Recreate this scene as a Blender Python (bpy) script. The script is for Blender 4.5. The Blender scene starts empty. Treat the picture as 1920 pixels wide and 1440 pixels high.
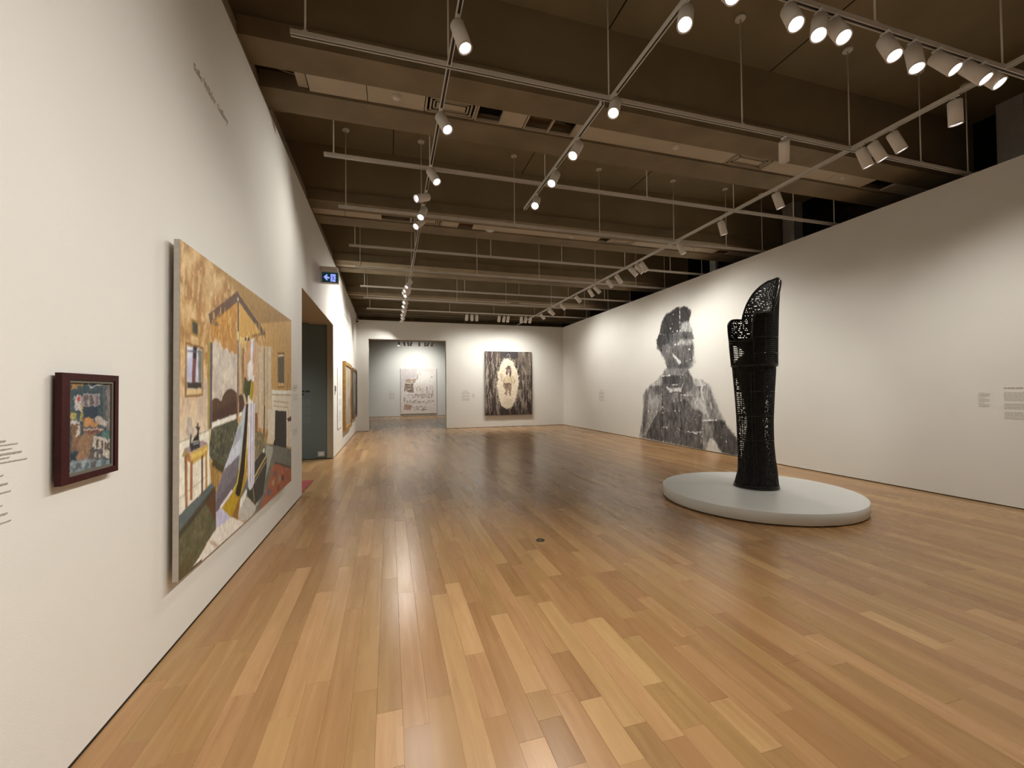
import bpy, math, random
import numpy as np
from mathutils import Vector, Matrix

random.seed(7)
rng = np.random.default_rng(7)
sc = bpy.context.scene
COL = sc.collection

# ------------------------------------------------------------------ camera
F, YAW, PITCH, ROLL, HEYE = 785.178, .28433, .017388, .009138, 1.5


def _rot():
    cy, sy = math.cos(YAW), math.sin(YAW)
    fwd = np.array([sy * math.cos(PITCH), cy * math.cos(PITCH), math.sin(PITCH)])
    right = np.array([cy, -sy, 0.0])
    down = np.cross(fwd, right)
    c, s = math.cos(ROLL), math.sin(ROLL)
    return np.array([c * right + s * down, -s * right + c * down, fwd])


RM = _rot()
EYE = np.array([0, 0, HEYE])
cam = bpy.data.cameras.new('camera')
cam.sensor_fit = 'HORIZONTAL'
cam.sensor_width = 36
cam.lens = F / 1920 * 36
cam.clip_start = .05
cam.clip_end = 200
camo = bpy.data.objects.new('camera', cam)
COL.objects.link(camo)
m = Matrix.Identity(4)
for i in range(3):
    m[i][0] = RM[0][i]
    m[i][1] = -RM[1][i]
    m[i][2] = -RM[2][i]
    m[i][3] = EYE[i]
camo.matrix_world = m
sc.camera = camo

# ------------------------------------------------------------------ world, exposure, light levels
w = bpy.data.worlds.new('night')
sc.world = w
w.use_nodes = True
w.node_tree.nodes['Background'].inputs[0].default_value = (.35, .5, 1, 1)
w.node_tree.nodes['Background'].inputs[1].default_value = .004
sc.view_settings.view_transform = 'Standard'
sc.view_settings.look = 'None'
sc.view_settings.gamma = 1
sc.view_settings.use_curve_mapping = False
sc.view_settings.exposure = 0.13
SPOT_W = 120.0
SPOT_COL = (1.0, .965, .885)
LENS_COL = (1.0, .95, 1.0)
LENS_E = 14.0


# ------------------------------------------------------------------ measured rays of the survey of the room
def ray(x, y):
    return RM.T @ np.array([(x - 960) / F, (y - 720) / F, 1.0])


def onX(x, y, v):
    d = ray(x, y)
    return EYE + d * v / d[0]


def onY(x, y, v):
    d = ray(x, y)
    return EYE + d * v / d[1]


def onZ(x, y, v):
    d = ray(x, y)
    return EYE + d * (v - HEYE) / d[2]


def proj(P):
    c = RM @ (np.array(P, float) - EYE)
    return 960 + F * c[0] / c[2], 720 + F * c[1] / c[2]


XL, XR, YF = -1.24, 7.4, 17.2
YB = -6.0
ZT = 4.4        # lighting track height
ZB = 4.70       # underside of the concrete beams
ZC = 5.66       # coffer ceiling
BAY = 3.3


# ------------------------------------------------------------------ materials
def srgb(c):
    return tuple(((v / 255) / 12.92 if v / 255 <= .04045 else ((v / 255 + .055) / 1.055) ** 2.4) for v in c)


def mat(name, rgb, rough=.6, metal=0.0, nscale=8, namt=.08, bump=0.0, bscale=60, stretch=None, spec=.5, lin=False):
    m = bpy.data.materials.new(name)
    m.use_nodes = True
    nt = m.node_tree
    b = nt.nodes['Principled BSDF']
    base = tuple(rgb) if lin else srgb(rgb)
    tc = nt.nodes.new('ShaderNodeTexCoord')
    mp = nt.nodes.new('ShaderNodeMapping')
    nt.links.new(tc.outputs['Object'], mp.inputs[0])
    if stretch:
        mp.inputs['Scale'].default_value = stretch
    n = nt.nodes.new('ShaderNodeTexNoise')
    n.inputs['Scale'].default_value = nscale
    n.inputs['Detail'].default_value = 5
    nt.links.new(mp.outputs[0], n.inputs['Vector'])
    r = nt.nodes.new('ShaderNodeValToRGB')
    r.color_ramp.elements[0].position = .3
    r.color_ramp.elements[1].position = .7
    r.color_ramp.elements[0].color = tuple(v * (1 - namt) for v in base) + (1,)
    r.color_ramp.elements[1].color = tuple(min(1, v * (1 + namt)) for v in base) + (1,)
    nt.links.new(n.outputs['Fac'], r.inputs[0])
    nt.links.new(r.outputs[0], b.inputs['Base Color'])
    b.inputs['Roughness'].default_value = rough
    b.inputs['Metallic'].default_value = metal
    b.inputs['Specular IOR Level'].default_value = spec
    if bump:
        n2 = nt.nodes.new('ShaderNodeTexNoise')
        n2.inputs['Scale'].default_value = bscale
        n2.inputs['Detail'].default_value = 4
        nt.links.new(mp.outputs[0], n2.inputs['Vector'])
        bp = nt.nodes.new('ShaderNodeBump')
        bp.inputs['Strength'].default_value = bump
        bp.inputs['Distance'].default_value = .01
        nt.links.new(n2.outputs['Fac'], bp.inputs['Height'])
        nt.links.new(bp.outputs[0], b.inputs['Normal'])
    return m


def emat(name, rgb, e):
    m = bpy.data.materials.new(name)
    m.use_nodes = True
    b = m.node_tree.nodes['Principled BSDF']
    b.inputs['Base Color'].default_value = tuple(rgb) + (1,)
    b.inputs['Emission Color'].default_value = tuple(rgb) + (1,)
    b.inputs['Emission Strength'].default_value = e
    return m


def paintmat(name, rough=.6, bump=.15, bscale=220):
    """flat colour comes from the drawn 'paint' attribute, brush relief from noise"""
    m = bpy.data.materials.new(name)
    m.use_nodes = True
    nt = m.node_tree
    b = nt.nodes['Principled BSDF']
    a = nt.nodes.new('ShaderNodeAttribute')
    a.attribute_name = 'paint'
    tc = nt.nodes.new('ShaderNodeTexCoord')
    n = nt.nodes.new('ShaderNodeTexNoise')
    n.inputs['Scale'].default_value = 30
    n.inputs['Detail'].default_value = 6
    nt.links.new(tc.outputs['Object'], n.inputs['Vector'])
    mx = nt.nodes.new('ShaderNodeMix')
    mx.data_type = 'RGBA'
    mx.blend_type = 'SOFT_LIGHT'
    mx.inputs[0].default_value = .25
    nt.links.new(a.outputs['Color'], mx.inputs[6])
    nt.links.new(n.outputs['Fac'], mx.inputs[7])
    nt.links.new(mx.outputs[2], b.inputs['Base Color'])
    b.inputs['Roughness'].default_value = rough
    b.inputs['Specular IOR Level'].default_value = .3
    bp = nt.nodes.new('ShaderNodeBump')
    bp.inputs['Strength'].default_value = bump
    bp.inputs['Distance'].default_value = .004
    n2 = nt.nodes.new('ShaderNodeTexNoise')
    n2.inputs['Scale'].default_value = bscale
    nt.links.new(tc.outputs['Object'], n2.inputs['Vector'])
    nt.links.new(n2.outputs['Fac'], bp.inputs['Height'])
    nt.links.new(bp.outputs[0], b.inputs['Normal'])
    return m


WALL_ALB = (.80, .785, .745)
M = {}
M['wall'] = mat('painted_plaster', WALL_ALB, .75, nscale=1.5, namt=.012, bump=.06, bscale=180, lin=True, spec=.3)
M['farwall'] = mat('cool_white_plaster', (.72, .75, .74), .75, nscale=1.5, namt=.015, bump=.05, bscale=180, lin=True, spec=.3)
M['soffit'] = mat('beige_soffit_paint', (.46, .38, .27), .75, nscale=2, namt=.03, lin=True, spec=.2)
M['grey'] = mat('blue_grey_paint', (.155, .185, .178), .6, nscale=2, namt=.03, bump=.04, lin=True)
M['beam'] = mat('brown_concrete', (.235, .19, .125), .85, nscale=2.2, namt=.16, bump=.25, bscale=40, lin=True, spec=.2)
M['coffer'] = mat('dark_brown_coffer_paint', (.27, .22, .14), .9, nscale=1.3, namt=.12, bump=.1, bscale=30, lin=True, spec=.2)
M['panel'] = mat('beige_ceiling_panel', (.50, .435, .34), .8, nscale=3, namt=.04, lin=True, spec=.2)
M['void'] = mat('black_void', (.01, .009, .008), .9, lin=True, spec=.1)
M['rust'] = mat('red_brown_board', (.16, .045, .02), .8, lin=True, spec=.2)
M['duct'] = mat('brown_duct_lining', (.10, .06, .02), .7, lin=True, spec=.3)
M['track'] = mat('white_track_enamel', (.74, .71, .66), .45, nscale=20, namt=.02, lin=True)
M['lamp'] = mat('white_lamp_enamel', (.80, .77, .72), .4, nscale=20, namt=.02, lin=True)
M['slot'] = mat('dark_track_slot', (.03, .028, .025), .6, lin=True)
M['reflector'] = mat('grey_reflector', (.35, .35, .38), .25, metal=.8, lin=True)
M['lens'] = emat('lit_lens', LENS_COL, LENS_E)
M['glass'] = mat('night_window_glass', (.004, .005, .008), .06, lin=True, spec=.6)
M['mullion'] = mat('grey_mullion_paint', (.42, .41, .39), .6, lin=True)
M['base'] = mat('dark_base_reveal', (.05, .032, .02), .7, lin=True)
M['plinth'] = mat('satin_white_plinth', (.78, .79, .77), .42, nscale=3, namt=.015, bump=.03, bscale=150, lin=True)
M['wicker'] = mat('black_lacquered_wicker', (.004, .0035, .003), .34, nscale=60, namt=.3, bump=.4, bscale=140, lin=True, spec=.35)
M['cane'] = mat('black_lacquered_cane', (.01, .009, .008), .2, nscale=60, namt=.2, bump=.15, bscale=90, lin=True)
M['maroon'] = mat('maroon_frame_paint', (.040, .005, .006), .5, nscale=14, namt=.25, bump=.12, bscale=60, lin=True, spec=.25)
M['taupe'] = mat('grey_taupe_fillet', (.15, .14, .115), .5, lin=True)
M['canvas'] = mat('raw_canvas_edge', (.66, .62, .57), .85, nscale=40, namt=.06, bump=.3, bscale=300, lin=True, spec=.2)
M['gold'] = mat('gilded_wood', (.50, .28, .07), .4, metal=.35, nscale=9, namt=.25, bump=.3, bscale=50, lin=True)
M['bronze'] = mat('brown_gilt_wood', (.20, .11, .035), .45, metal=.3, nscale=9, namt=.3, bump=.3, bscale=50, lin=True)
M['darkwood'] = mat('dark_plum_wood', (.025, .010, .014), .45, nscale=9, namt=.2, lin=True)
M['card'] = mat('white_text_panel', (.86, .87, .88), .5, nscale=4, namt=.01, lin=True)
M['ink'] = mat('grey_print', (.40, .37, .32), .7, lin=True, nscale=80, namt=.1)
M['inklight'] = mat('pale_grey_print', (.58, .56, .50), .7, lin=True, nscale=80, namt=.1)
M['inkpale'] = mat('pale_print', (.22, .25, .24), .7, lin=True, nscale=80, namt=.1)
M['black'] = mat('black_print', (.02, .02, .018), .6, lin=True)
M['letters'] = mat('grey_vinyl_lettering', (.52, .49, .45), .6, lin=True, nscale=60, namt=.05)
M['red'] = mat('red_mat_pile', (.30, .035, .035), .9, nscale=40, namt=.15, bump=.4, bscale=300, lin=True)
M['brass'] = mat('tarnished_brass', (.11, .085, .045), .4, metal=.8, nscale=30, namt=.2, lin=True)
M['plastic'] = mat('white_plastic', (.66, .64, .58), .45, lin=True)
M['graybox'] = mat('brown_grey_plastic', (.16, .12, .10), .5, lin=True)
M['cable'] = mat('beige_cable', (.30, .26, .19), .6, lin=True)
M['signgreen'] = emat('sign_dark_green', (.004, .035, .04), .5)
M['signblue'] = emat('sign_lit_blue_white', (.30, .38, 1.0), 1.0)
M['paint'] = paintmat('oil_paint')
M['drawing'] = paintmat('charcoal_on_paper', .8, .05)


def oak(name, relief=True):
    m = bpy.data.materials.new(name)
    m.use_nodes = True
    nt = m.node_tree
    L = nt.links
    b = nt.nodes['Principled BSDF']
    a = nt.nodes.new('ShaderNodeAttribute')
    a.attribute_name = 'tone'
    geo = nt.nodes.new('ShaderNodeNewGeometry')
    sep = nt.nodes.new('ShaderNodeSeparateColor')
    L.new(a.outputs['Color'], sep.inputs[0])
    # offset of the grain per board
    off = nt.nodes.new('ShaderNodeCombineXYZ')
    mul = nt.nodes.new('ShaderNodeMath')
    mul.operation = 'MULTIPLY'
    mul.inputs[1].default_value = 37
    L.new(sep.outputs[1], mul.inputs[0])
    L.new(mul.outputs[0], off.inputs[0])
    L.new(mul.outputs[0], off.inputs[1])
    L.new(mul.outputs[0], off.inputs[2])
    add = nt.nodes.new('ShaderNodeVectorMath')
    L.new(geo.outputs['Position'], add.inputs[0])
    L.new(off.outputs[0], add.inputs[1])
    mp = nt.nodes.new('ShaderNodeMapping')
    mp.inputs['Scale'].default_value = (26, 1.3, 1)
    L.new(add.outputs[0], mp.inputs[0])
    n = nt.nodes.new('ShaderNodeTexNoise')
    n.inputs['Scale'].default_value = 1
    n.inputs['Detail'].default_value = 6
    n.inputs['Distortion'].default_value = .7
    L.new(mp.outputs[0], n.inputs['Vector'])
    mp2 = nt.nodes.new('ShaderNodeMapping')
    mp2.inputs['Scale'].default_value = (160, 9, 1)
    L.new(add.outputs[0], mp2.inputs[0])
    n2 = nt.nodes.new('ShaderNodeTexNoise')
    n2.inputs['Scale'].default_value = 1
    n2.inputs['Detail'].default_value = 3
    L.new(mp2.outputs[0], n2.inputs['Vector'])
    mp3 = nt.nodes.new('ShaderNodeMapping')
    mp3.inputs['Scale'].default_value = (7, 1.2, 1)
    L.new(add.outputs[0], mp3.inputs[0])
    n3 = nt.nodes.new('ShaderNodeTexNoise')
    n3.inputs['Scale'].default_value = 1
    n3.inputs['Detail'].default_value = 2
    L.new(mp3.outputs[0], n3.inputs['Vector'])
    # value = tone + grain
    def math_(op, x, y):
        q = nt.nodes.new('ShaderNodeMath')
        q.operation = op
        for k, v in enumerate((x, y)):
            if isinstance(v, (int, float)):
                q.inputs[k].default_value = v
            else:
                L.new(v, q.inputs[k])
        return q.outputs[0]
    g = math_('MULTIPLY', math_('SUBTRACT', n.outputs['Fac'], .5), .62 if relief else .30)
    g2 = math_('MULTIPLY', math_('SUBTRACT', n2.outputs['Fac'], .5), .16 if relief else .02)
    g3 = math_('MULTIPLY', math_('SUBTRACT', n3.outputs['Fac'], .5), .30 if relief else .06)
    v = math_('ADD', math_('ADD', math_('ADD', sep.outputs[0], g), g2), g3)
    r = nt.nodes.new('ShaderNodeValToRGB')
    e = r.color_ramp.elements
    e[0].position = 0.0
    e[0].color = (.245, .128, .046, 1)
    e[1].position = 1.0
    e[1].color = (.57, .355, .160, 1)
    e2 = e.new(.5)
    e2.color = (.385, .220, .088, 1)
    L.new(v, r.inputs[0])
    hs = nt.nodes.new('ShaderNodeHueSaturation')
    L.new(r.outputs[0], hs.inputs['Color'])
    L.new(math_('ADD', math_('MULTIPLY', sep.outputs[2], .011), .4915), hs.inputs['Hue'])
    hs.inputs['Saturation'].default_value = 1.0
    L.new(hs.outputs[0], b.inputs['Base Color'])
    b.inputs['Roughness'].default_value = .3
    rr = math_('ADD', math_('MULTIPLY', n3.outputs['Fac'], .12 if relief else .0), .21 if relief else .25)
    L.new(rr, b.inputs['Roughness'])
    b.inputs['Specular IOR Level'].default_value = .42
    bp = nt.nodes.new('ShaderNodeBump')
    bp.inputs['Strength'].default_value = .04
    bp.inputs['Distance'].default_value = .002
    L.new(n2.outputs['Fac'], bp.inputs['Height'])
    bp2 = nt.nodes.new('ShaderNodeBump')
    bp2.inputs['Strength'].default_value = .10
    bp2.inputs['Distance'].default_value = .004
    L.new(n3.outputs['Fac'], bp2.inputs['Height'])
    L.new(bp.outputs[0], bp2.inputs['Normal'])
    if relief:
        L.new(bp2.outputs[0], b.inputs['Normal'])
    return m


M['oak'] = oak('oak_floorboard')
M['oak_far'] = oak('oak_floorboard_far', False)


# ------------------------------------------------------------------ mesh helpers
class MB:
    def __init__(s):
        s.v, s.f, s.mi = [], [], []

    def box(s, a, b, mi=0):
        x0, y0, z0 = a
        x1, y1, z1 = b
        n = len(s.v)
        s.v += [(x0, y0, z0), (x1, y0, z0), (x1, y1, z0), (x0, y1, z0), (x0, y0, z1), (x1, y0, z1), (x1, y1, z1), (x0, y1, z1)]
        for q in ((0, 3, 2, 1), (4, 5, 6, 7), (0, 1, 5, 4), (1, 2, 6, 5), (2, 3, 7, 6), (3, 0, 4, 7)):
            s.f.append(tuple(n + k for k in q))
            s.mi.append(mi)
        return s

    def tube(s, pts, r, n=8, cap=True, mi=0, closed=False):
        pts = [Vector(p) for p in pts]
        k = len(pts)
        rs = r if isinstance(r, (list, tuple)) else [r] * k
        base = len(s.v)
        prev = None
        for i, p in enumerate(pts):
            if closed:
                t = pts[(i + 1) % k] - pts[i - 1]
            else:
                t = pts[min(i + 1, k - 1)] - pts[max(i - 1, 0)]
            if t.length < 1e-9:
                t = Vector((0, 0, 1))
            t.normalize()
            ref = prev if prev is not None else (Vector((0, 0, 1)) if abs(t.z) < .9 else Vector((1, 0, 0)))
            u = ref - t * ref.dot(t)
            if u.length < 1e-6:
                u = t.orthogonal()
            u.normalize()
            prev = u
            v = t.cross(u)
            for j in range(n):
                a = 2 * math.pi * j / n
                s.v.append(tuple(p + (u * math.cos(a) + v * math.sin(a)) * rs[i]))
        for i in range(k if closed else k - 1):
            for j in range(n):
                a0 = base + i * n
                a1 = base + ((i + 1) % k) * n
                s.f.append((a0 + j, a0 + (j + 1) % n, a1 + (j + 1) % n, a1 + j))
                s.mi.append(mi)
        if cap and not closed:
            s.f.append(tuple(base + j for j in range(n))[::-1])
            s.f.append(tuple(base + (k - 1) * n + j for j in range(n)))
            s.mi += [mi, mi]
        return s

    def lathe(s, prof, n=24, c=(0, 0, 0), mi=0, capb=True, capt=True):
        """profile of (radius, z) about the z axis"""
        base = len(s.v)
        for r, z in prof:
            for j in range(n):
                a = 2 * math.pi * j / n
                s.v.append((c[0] + r * math.cos(a), c[1] + r * math.sin(a), c[2] + z))
        for i in range(len(prof) - 1):
            for j in range(n):
                s.f.append((base + i * n + j, base + i * n + (j + 1) % n, base + (i + 1) * n + (j + 1) % n, base + (i + 1) * n + j))
                s.mi.append(mi)
        if capb:
            s.f.append(tuple(base + j for j in range(n))[::-1])
            s.mi.append(mi)
        if capt:
            s.f.append(tuple(base + (len(prof) - 1) * n + j for j in range(n)))
            s.mi.append(mi)
        return s

    def quad(s, a, b, c, d, mi=0):
        n = len(s.v)
        s.v += [tuple(a), tuple(b), tuple(c), tuple(d)]
        s.f.append((n, n + 1, n + 2, n + 3))
        s.mi.append(mi)
        return s

    def prism(s, poly, fr, to, mi=0):
        """closed polygon given as 3-D points, extruded by the vector (to)"""
        n = len(s.v)
        k = len(poly)
        t = Vector(to)
        s.v += [tuple(Vector(p) + Vector(fr)) for p in poly] + [tuple(Vector(p) + Vector(fr) + t) for p in poly]
        s.f.append(tuple(n + i for i in range(k))[::-1])
        s.f.append(tuple(n + k + i for i in range(k)))
        s.mi += [mi, mi]
        for i in range(k):
            j = (i + 1) % k
            s.f.append((n + i, n + j, n + k + j, n + k + i))
            s.mi.append(mi)
        return s

    def mesh(s, name, mats, smooth=False):
        me = bpy.data.meshes.new(name)
        me.from_pydata(s.v, [], s.f)
        for q in (mats if isinstance(mats, (list, tuple)) else [mats]):
            me.materials.append(q)
        if any(s.mi):
            me.polygons.foreach_set('material_index', s.mi)
        if smooth:
            me.polygons.foreach_set('use_smooth', [len(f) <= 4 for f in s.f])
        me.update()
        return me


def obj(name, mesh, parent=None, loc=None, rot=None):
    o = bpy.data.objects.new(name, mesh)
    COL.objects.link(o)
    if parent is not None:
        o.parent = parent
    if loc is not None:
        o.location = loc
    if rot is not None:
        o.rotation_euler = rot
    return o


def tag(o, label, cat=None, group=None):
    o['label'] = label
    if cat:
        o['category'] = cat
    if group:
        o['group'] = group
    return o


def thing(name, label, cat, loc=(0, 0, 0), rot=(0, 0, 0), group=None):
    o = bpy.data.objects.new(name, None)
    o.empty_display_size = .1
    COL.objects.link(o)
    o.location = loc
    o.rotation_euler = rot
    return tag(o, label, cat, group)


def struct(name, mesh, parent=None, label=None):
    o = obj(name, mesh, parent)
    if parent is None:
        o['kind'] = 'structure'
    if label:
        o['label'] = label
    return o


# ------------------------------------------------------------------ floor
flo = struct('floor', MB().box((-5.5, YB, -.06), (11.0, 28.2, -.012)).mesh('floor', M['base']), label='long oak strip floor running the length of the gallery')
BW = .1175
GAP = .0004


def plank_mesh(b, x0, x1, y0, y1, tone, lst):
    """one board with eased long edges; tone stored as colour for every vertex"""
    n = len(b.v)
    e = .0008
    zt = 0.0
    b.v += [(x0, y0, -.012), (x1, y0, -.012), (x1, y1, -.012), (x0, y1, -.012),
            (x0, y0, zt - e), (x1, y0, zt - e), (x1, y1, zt - e), (x0, y1, zt - e),
            (x0 + e, y0 + e, zt), (x1 - e, y0 + e, zt), (x1 - e, y1 - e, zt), (x0 + e, y1 - e, zt)]
    for q in ((0, 1, 5, 4), (1, 2, 6, 5), (2, 3, 7, 6), (3, 0, 4, 7), (4, 5, 9, 8), (5, 6, 10, 9), (6, 7, 11, 10), (7, 4, 8, 11), (8, 9, 10, 11)):
        b.f.append(tuple(n + k for k in q))
        b.mi.append(0)
    lst += [tone] * 12


def set_tone(me, lst):
    at = me.color_attributes.new('tone', 'FLOAT_COLOR', 'POINT')
    at.data.foreach_set('color', np.array(lst, np.float32).ravel())


# boards picked out in the photograph: (px on the board's middle, near y px, far y px, tone)
special = [((880, 1150), 1228, 1089, .96), ((990, 1270), 1300, 1143, .80), ((1150, 1400), 1440, 1300, .86),
           ((1060, 1420), 1440, 1340, .16), ((1165, 1200), 1297, 1150, .90), ((1175, 1110), 1149, 1066, .20),
           ((735, 1385), 1440, 1333, .80), ((590, 1180), 1335, 1112, .84), ((560, 1040), 1070, 1028, .22),
           ((1000, 1030), 1085, 1031, .74), ((650, 1100), 1270, 1062, .76), ((1430, 1390), 1412, 1290, .78),
           ((1560, 1080), 1130, 1030, .18), ((1700, 1190), 1235, 1130, .86), ((975, 1100), 1118, 1052, .16)]
ROW0 = XL - 26 * BW
rows = {}
for (px, py), yn, yf, t in special:
    P = onZ(px, py, 0)
    r = int((P[0] - ROW0) / BW)
    rows.setdefault(r, []).append((onZ(px, yn, 0)[1], onZ(px, yf, 0)[1], .5 + (t - .5) * .75))
boards = []
nrows = int((XR + .6 - ROW0) / BW) + 1
for r in range(nrows):
    x0 = ROW0 + r * BW
    xm = x0 + BW / 2
    lo, hi = (.2, 27.4)
    if xm < XL - .02:
        lo, hi = 6.7, 10.62
    y = lo - random.random()
    segs = sorted(rows.get(r, []))
    while y < hi:
        L = random.choice([.35, .5, .7, .9, 1.1, 1.3, 1.6, 2.0]) * random.uniform(.85, 1.15)
        t = min(1, max(0, random.gauss(.5, .085)))
        if random.random() < .09:
            t = random.uniform(.66, .80)
        elif random.random() < .10:
            t = random.uniform(.26, .36)
        y1 = y + L
        for (a, b_, tt) in segs:
            if y < a < y1:
                y1 = max(a, y + .12)
                break
            if abs(a - y) < .13:
                y1, t = b_, tt
                break
        boards.append((x0 + GAP / 2, x0 + BW - GAP / 2, y + GAP / 2, min(y1, hi) - GAP / 2, (t, random.random(), random.random(), 1)))
        y = y1
# floor behind and beside the camera
for r in range(nrows):
    x0 = ROW0 + r * BW
    if x0 + BW / 2 < XL:
        continue
    y = YB
    while y < .2:
        y1 = min(y + random.uniform(.6, 1.8), .2)
        boards.append((x0 + GAP / 2, x0 + BW - GAP / 2, y + GAP / 2, y1 - GAP / 2, (random.gauss(.5, .16), random.random(), random.random(), 1)))
        y = y1


def shown_area(b):
    ps = []
    for x in (b[0], b[1]):
        for y in (b[2], (b[2] + b[3]) / 2, b[3]):
            c = RM @ (np.array([x, y, 0]) - EYE)
            if c[2] > .1:
                u, v = 960 + F * c[0] / c[2], 720 + F * c[1] / c[2]
                if -60 < u < 1980 and v < 1520:
                    ps.append((u, v))
    if len(ps) < 3:
        return 0
    a = np.array(ps)
    d = math.hypot((b[0] + b[1]) / 2, (b[2] + b[3]) / 2)
    return (b[3] - b[2]) * 1.0 / (d ** 3) * min(1, len(ps) / 4)


boards.sort(key=shown_area, reverse=True)
for k, b in enumerate(boards[:298]):
    mb, tl = MB(), []
    plank_mesh(mb, *b[:4], b[4], tl)
    me = mb.mesh('floorboard', M['oak'])
    set_tone(me, tl)
    obj('floorboard', me, flo)
mb, tl = MB(), []
h_ = GAP / 2
for b in boards[298:]:
    # too far off to tell the joints apart: butted boards with flat tops
    mb.box((b[0] - h_, b[2] - h_, -.012), (b[1] + h_, b[3] + h_, 0))
    tl += [b[4]] * 8
me = mb.mesh('floorboards_beyond', M['oak_far'])
set_tone(me, tl)
o = obj('floorboards_beyond', me, flo)
o['kind'] = 'stuff'

# ------------------------------------------------------------------ walls
Z0 = .014
ZL, ZR = 4.555, 4.318
DY0, DY1, DZ = 6.78, 10.36, 3.065       # opening in the left wall
lw = struct('wall_left', MB().box((XL - .5, YB, Z0), (XL, DY0, ZL)).box((XL - .5, DY0, DZ), (XL, DY1, ZL)).box((XL - .135, DY1, Z0), (XL, YF + .3, ZL)).mesh('wall_left', M['wall']),
            label='tall white gallery partition along the left with a doorway')
rw = struct('wall_right', MB().box((XR, YB, Z0), (XR + .3, YF + .3, ZR)).mesh('wall_right', M['wall']), label='long white partition on the right')
OX0, OX1, OZ = -.785, 2.225, 3.60
fw = struct('wall_far', MB().box((XL, YF, Z0), (OX0, YF + .32, ZR + .01)).box((OX0, YF, OZ), (OX1, YF + .32, ZR + .01)).box((OX1, YF, Z0), (XR, YF + .32, ZR + .01)).mesh('wall_far', M['wall']),
            label='white end partition with a wide opening to the next room')
struct('wall_behind', MB().box((XL - .5, YB - .2, 0), (XR + 1.5, YB, ZC)).mesh('wall_behind', M['wall']))
# next room
struct('wall_back', MB().box((-3.2, 27.0, Z0), (8.8, 27.2, 4.9)).mesh('wall_back', M['farwall']), label='cool white back wall of the room beyond')
struct('wall_back_left', MB().box((-3.4, YF + .3, Z0), (-3.2, 27.2, 4.9)).mesh('wall_back_left', M['farwall']))
# passage behind the doorway
struct('wall_passage', MB().box((-4.6, 10.40, Z0), (XL - .15, 10.6, DZ + .2)).mesh('wall_passage', M['grey']), label='dark blue-grey wall of the side passage')
struct('wall_passage_end', MB().box((-4.8, 6.5, 0), (-4.6, 10.6, 3.4)).box((-4.6, 6.5, 0), (XL - .5, 6.7, 3.4)).mesh('wall_passage_end', M['grey']))
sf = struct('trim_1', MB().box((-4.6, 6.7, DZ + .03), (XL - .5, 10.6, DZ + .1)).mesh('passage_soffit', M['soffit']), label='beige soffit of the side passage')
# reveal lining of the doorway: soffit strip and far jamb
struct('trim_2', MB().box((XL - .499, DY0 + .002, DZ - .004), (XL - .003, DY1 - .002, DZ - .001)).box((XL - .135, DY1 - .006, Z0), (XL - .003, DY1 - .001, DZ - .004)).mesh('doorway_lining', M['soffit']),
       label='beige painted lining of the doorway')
# base reveals
struct('baseboard_left', MB().box((XL - .45, YB, 0), (XL - .012, DY0 - .012, Z0)).box((XL - .125, DY1 + .012, 0), (XL - .012, YF, Z0)).mesh('baseboard_left', M['base']))
struct('baseboard_right', MB().box((XR + .012, YB, 0), (XR + .25, YF + .2, Z0)).mesh('baseboard_right', M['base']))
struct('baseboard_far', MB().box((XL, YF + .012, 0), (OX0 - .012, YF + .3, Z0)).box((OX1 + .012, YF + .012, 0), (XR, YF + .3, Z0)).mesh('baseboard_far', M['base']))
struct('baseboard_back', MB().box((-3.2, 27.012, 0), (8.8, 27.2, Z0)).mesh('baseboard_back', M['base']))
struct('baseboard_passage', MB().box((-4.6, 10.412, 0), (XL - .15, 10.6, Z0)).mesh('baseboard_passage', M['base']))

# ------------------------------------------------------------------ ceiling: coffers, paired beams, panels
XC0, XC1 = -1.29, 10.2
ceil = struct('ceiling', MB().box((-3.4, YB - .2, ZC), (XC1, 28.2, ZC + .15)).mesh('ceiling', M['coffer']), label='dark brown coffered ceiling between concrete beams')
# dark joints in the slab soffit are recessed seams: narrow raised battens either side of them
for xj in (.075, 2.44, 4.8):
    obj('slab_joint', MB().box((xj - .006, YB, ZC - .004), (xj + .006, 28, ZC)).mesh('slab_joint', M['void']), ceil)
for k in range(-2, 7):
    y0 = 4.19 + BAY * k
    near = MB().box((XC0, y0, ZB), (XC1, y0 + .36, ZB + .18)).mesh('beam_flange', M['beam'])
    far = MB().box((XC0, y0 + .66, ZB), (XC1, y0 + 1.05, ZB + .18)).mesh('beam_flange', M['beam'])
    obj('beam_flange', near, ceil)
    obj('beam_flange', far, ceil)
    obj('beam_web', MB().box((XC0 - .3, y0 + .05, ZB + .18), (XC1, y0 + .33, ZC)).box((XC0 - .3, y0 + .70, ZB + .18), (XC1, y0 + 1.0, ZC)).mesh('beam_web', M['coffer']), ceil)
# edge beam that carries the cross beams over the left partition
obj('edge_beam', MB().box((XC0 - .35, YB, 4.3), (XC0, 28, 4.80)).mesh('edge_beam', M['beam']), ceil)
obj('edge_wall', MB().box((XC0 - .75, YB, 4.3), (XC0 - .35, 28, ZC)).mesh('edge_wall', M['coffer']), ceil)


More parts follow.
